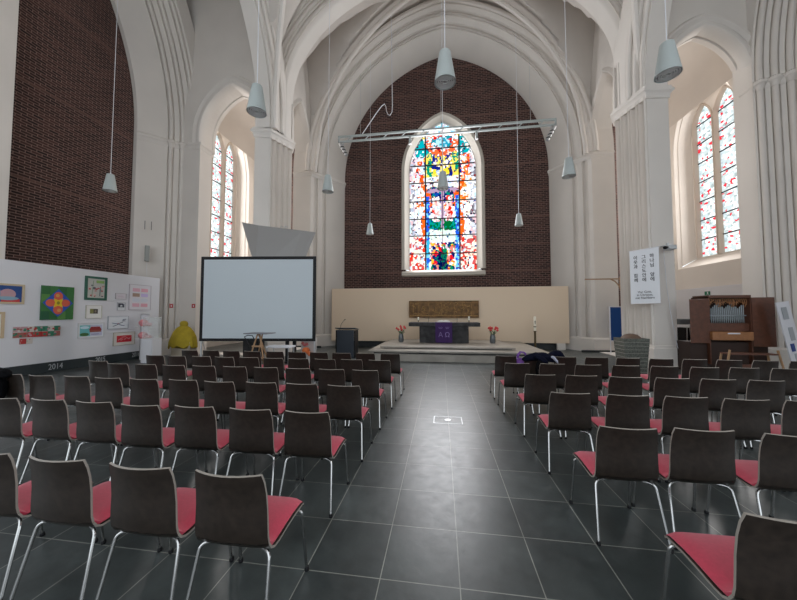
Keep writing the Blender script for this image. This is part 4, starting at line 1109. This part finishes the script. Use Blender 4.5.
# doors
mb = MB(); mb.box((X0-.25, -.02, 1.46), (.50, .03, 1.24), rz=.06); mb.build('door', ow, t, bevel=.004)
mb = MB(); mb.box((X1+.24, -.04, 1.44), (.50, .03, 1.36), rz=-.12); mb.build('door', ow, t, bevel=.004)
mb = MB(); mb.bx(X0+.05, X1-.05, .35, .5, .1, .92); mb.bx(X0-.44, X1+.44, .1, .6, .0, .86); mb.build('lower_case', owd, t, bevel=.004)
mb = MB(); mb.bx(X0+.03, X1-.03, .5, .55, 1.4, 2.11); mb.build('back_panel', owd, t)
for k in range(21):
    u = -1+2*k/20; x = u*.48+.02; per = (k % 7)/6; h = .56-.14*(1-abs(per-.5)*2)
    r = .0155
    mb = MB(); mb.lathe([(.006, 1.40), (r, 1.52), (r, 1.40+h), (r*.9, 1.40+h), (r*.9, 1.52)], c=(x, .20, 0), seg=10); mb.build('pipe', tin, t, smooth=True)
mb = MB()
for q in range(3):
    cx = -.33+q*.33
    for k in range(7):
        a = k/6; x = cx-.15+.30*a; dz = .17*(1-abs(a-.5)*2)
        mb.tube([(x, .10, 2.10), (x+.02, .10, 2.0+dz*.3), (x-.01+.03*math.sin(k*2), .10, 1.85+dz)], .011, 5)
        mb.tube([(x-.03, .10, 2.03-(.16-dz)*.2), (x+.03, .10, 1.97-(.16-dz)*.3)], .009, 5)
mb.build('carved_tracery', owl, t, smooth=True)
mb = MB(); mb.bx(X0+.02, X1-.02, .12, .15, 1.60, 1.63); mb.build('pipe_rail', tin, t)
# organ bench in front
t = thing('organ_bench', 'wooden organ bench with slanted light side legs in front of the organ', 'bench', (7.60, 6.95, 0))
mb = MB(); mb.bx(-.54, .54, -.14, .14, .64, .675); mb.build('seat', ow, t, bevel=.004)
for sx in (-1, 1):
    mb = MB(); mb.tube([(sx*.68, -.14, 0), (sx*.52, -.12, .76)], .024, 8); mb.build('leg', wood, t)
    mb = MB(); mb.tube([(sx*.62, .14, 0), (sx*.52, .12, .64)], .024, 8); mb.build('leg', wood, t)
mb = MB(); mb.bx(-.56, .56, .02, .05, .30, .38); mb.build('foot_rail', ow, t)
# leaning poster board
t = thing('poster_board', 'white poster board with small photographs leaning right of the organ', 'board', (8.86, 7.28, 0), .15)
wl = math.radians(-11)
mb = MB(); mb.box((0, 0, 1.0), (.34, .03, 1.98), rx=wl*.3, ry=math.radians(-8)); mb.build('board', white, t)
mb = MB()
for (x, z, w, h, mi) in ((-.10, 1.68, .14, .32, 1), (.0, 1.15, .12, .34, 1), (-.02, .80, .10, .20, 0), (.05, .55, .1, .2, 1)):
    zz = z-1.0; mb = MB(); mb.box((x-zz*math.tan(math.radians(8))*.2, -.024-(z-1)*.05*-1, z), (w, .006, h), rx=wl*.3, ry=math.radians(-8))
    mb.build('photograph', [mat('photo_blue', (.05, .08, .25), .5), mat('photo_grey', (.38, .40, .42), .5)][mi], t)
# folded black chairs left of the organ
t = thing('folded_chairs', 'stack of folded black chairs between the right pier and the organ', 'folded chair', (7.62, 9.05, 0))
for k in range(3):
    mb = MB(); mb.box((-.08+.07*k, .05*k, .62), (.05, .4, 1.2), ry=.08); mb.build('folded_seat', black, t)
mb = MB(); mb.tube([(.1, -.25, 0), (.0, -.22, 1.3)], .014, 6); mb.tube([(-.12, -.25, 0), (-.06, -.22, 1.25)], .014, 6); mb.build('folded_frame', steel, t)
mb = MB(); mb.bx(-.18, .18, -.1, .25, 1.32, 1.5); mb.build('grey_cover', mat('grey_cover', (.16, .18, .19), .8), t, bevel=.04)
# exit sign
t = thing('exit_sign', 'small green escape route sign on the white dado of the right chapel', 'sign', (11.41, 13.12, 2.55))
mb = MB(); mb.bx(-.02, .0, -.23, .23, -.09, .09); mb.build('plate', white, t)
mb = MB(); mb.bx(-.025, -.019, -.22, .06, -.08, .08); mb.build('green_field', mat('exit_green', (.0, .16, .08), .5), t)
mb = MB(); mb.lathe([(.001, -.02), (.02, -.015), (.02, .015), (.001, .02)], c=(-.027, -.1, .05), seg=8); mb.box((-.027, -.1, 0), (.004, .05, .07)); mb.tube([(-.027, -.1, -.02), (-.027, -.05, -.07)], .008, 5); mb.tube([(-.027, -.1, -.02), (-.027, -.15, -.06)], .008, 5); mb.build('running_figure', white, t)
# small red signs on the left pier
redm = mat('sign_red', (.40, .02, .02), .6)
for x, y, lb in ((-10.86, 9.05, 'small red fire sign on the inner moulding of the left pier'), (-10.0, 9.20, 'small red fire sign on the right edge of the left pier')):
    t = thing('fire_sign', lb, 'sign', (x, y-.1, 1.98), math.radians(30), 'red fire signs on the left pier')
    mb = MB(); mb.bx(-.06, .06, -.01, 0, -.08, .08); mb.build('plate', redm, t)
    mb = MB(); mb.bx(-.015, .02, -.013, -.009, -.03, .03); mb.build('pictogram', white, t)

# ------------------------------------------------------------------ light
w = bpy.data.worlds.new('World'); bpy.context.scene.world = w; w.use_nodes = True
bg = w.node_tree.nodes['Background']; bg.inputs['Color'].default_value = (.86, .93, 1.0, 1); bg.inputs['Strength'].default_value = 1.3

def area(name, loc, rot, sx, sy, power, col):
    l = bpy.data.lights.new(name, 'AREA'); l.shape = 'RECTANGLE'; l.size = sx; l.size_y = sy; l.energy = power; l.color = col
    o = bpy.data.objects.new(name, l); C.objects.link(o); o.location = loc; o.rotation_euler = rot; return o
# daylight entering through the chapel windows
area('daylight_right_window', (11.95, 13.0, 7.9), (0, PI/2, 0), 6.5, 1.7, 300, (1, .97, .95))
area('daylight_left_window', (-11.95, 13.3, 7.9), (0, -PI/2, 0), 6.5, 1.7, 300, (1, .97, .95))

area('daylight_chancel_window', (0, 14.25, 7.6), (-PI/2, 0, 0), 3.2, 7.2, CHW, (.95, .97, 1))
# ------------------------------------------------------------------ camera
cam = bpy.data.cameras.new('Camera'); co = bpy.data.objects.new('Camera', cam); C.objects.link(co)
cam.sensor_fit = 'HORIZONTAL'; cam.sensor_width = 36; cam.lens = 305.83/797*36; cam.clip_end = 200; cam.clip_start = .05
co.location = (-.1056, -1.9818, 1.6855)
co.rotation_euler = (PI/2+.0430088, .0003, .138199)
sc = bpy.context.scene; sc.camera = co
sc.view_settings.view_transform = 'Standard'; sc.view_settings.look = 'None'; sc.view_settings.gamma = 1; sc.view_settings.exposure = EXPO
sc.cycles.max_bounces = 8; sc.cycles.diffuse_bounces = 5; sc.cycles.caustics_reflective = False; sc.cycles.caustics_refractive = False
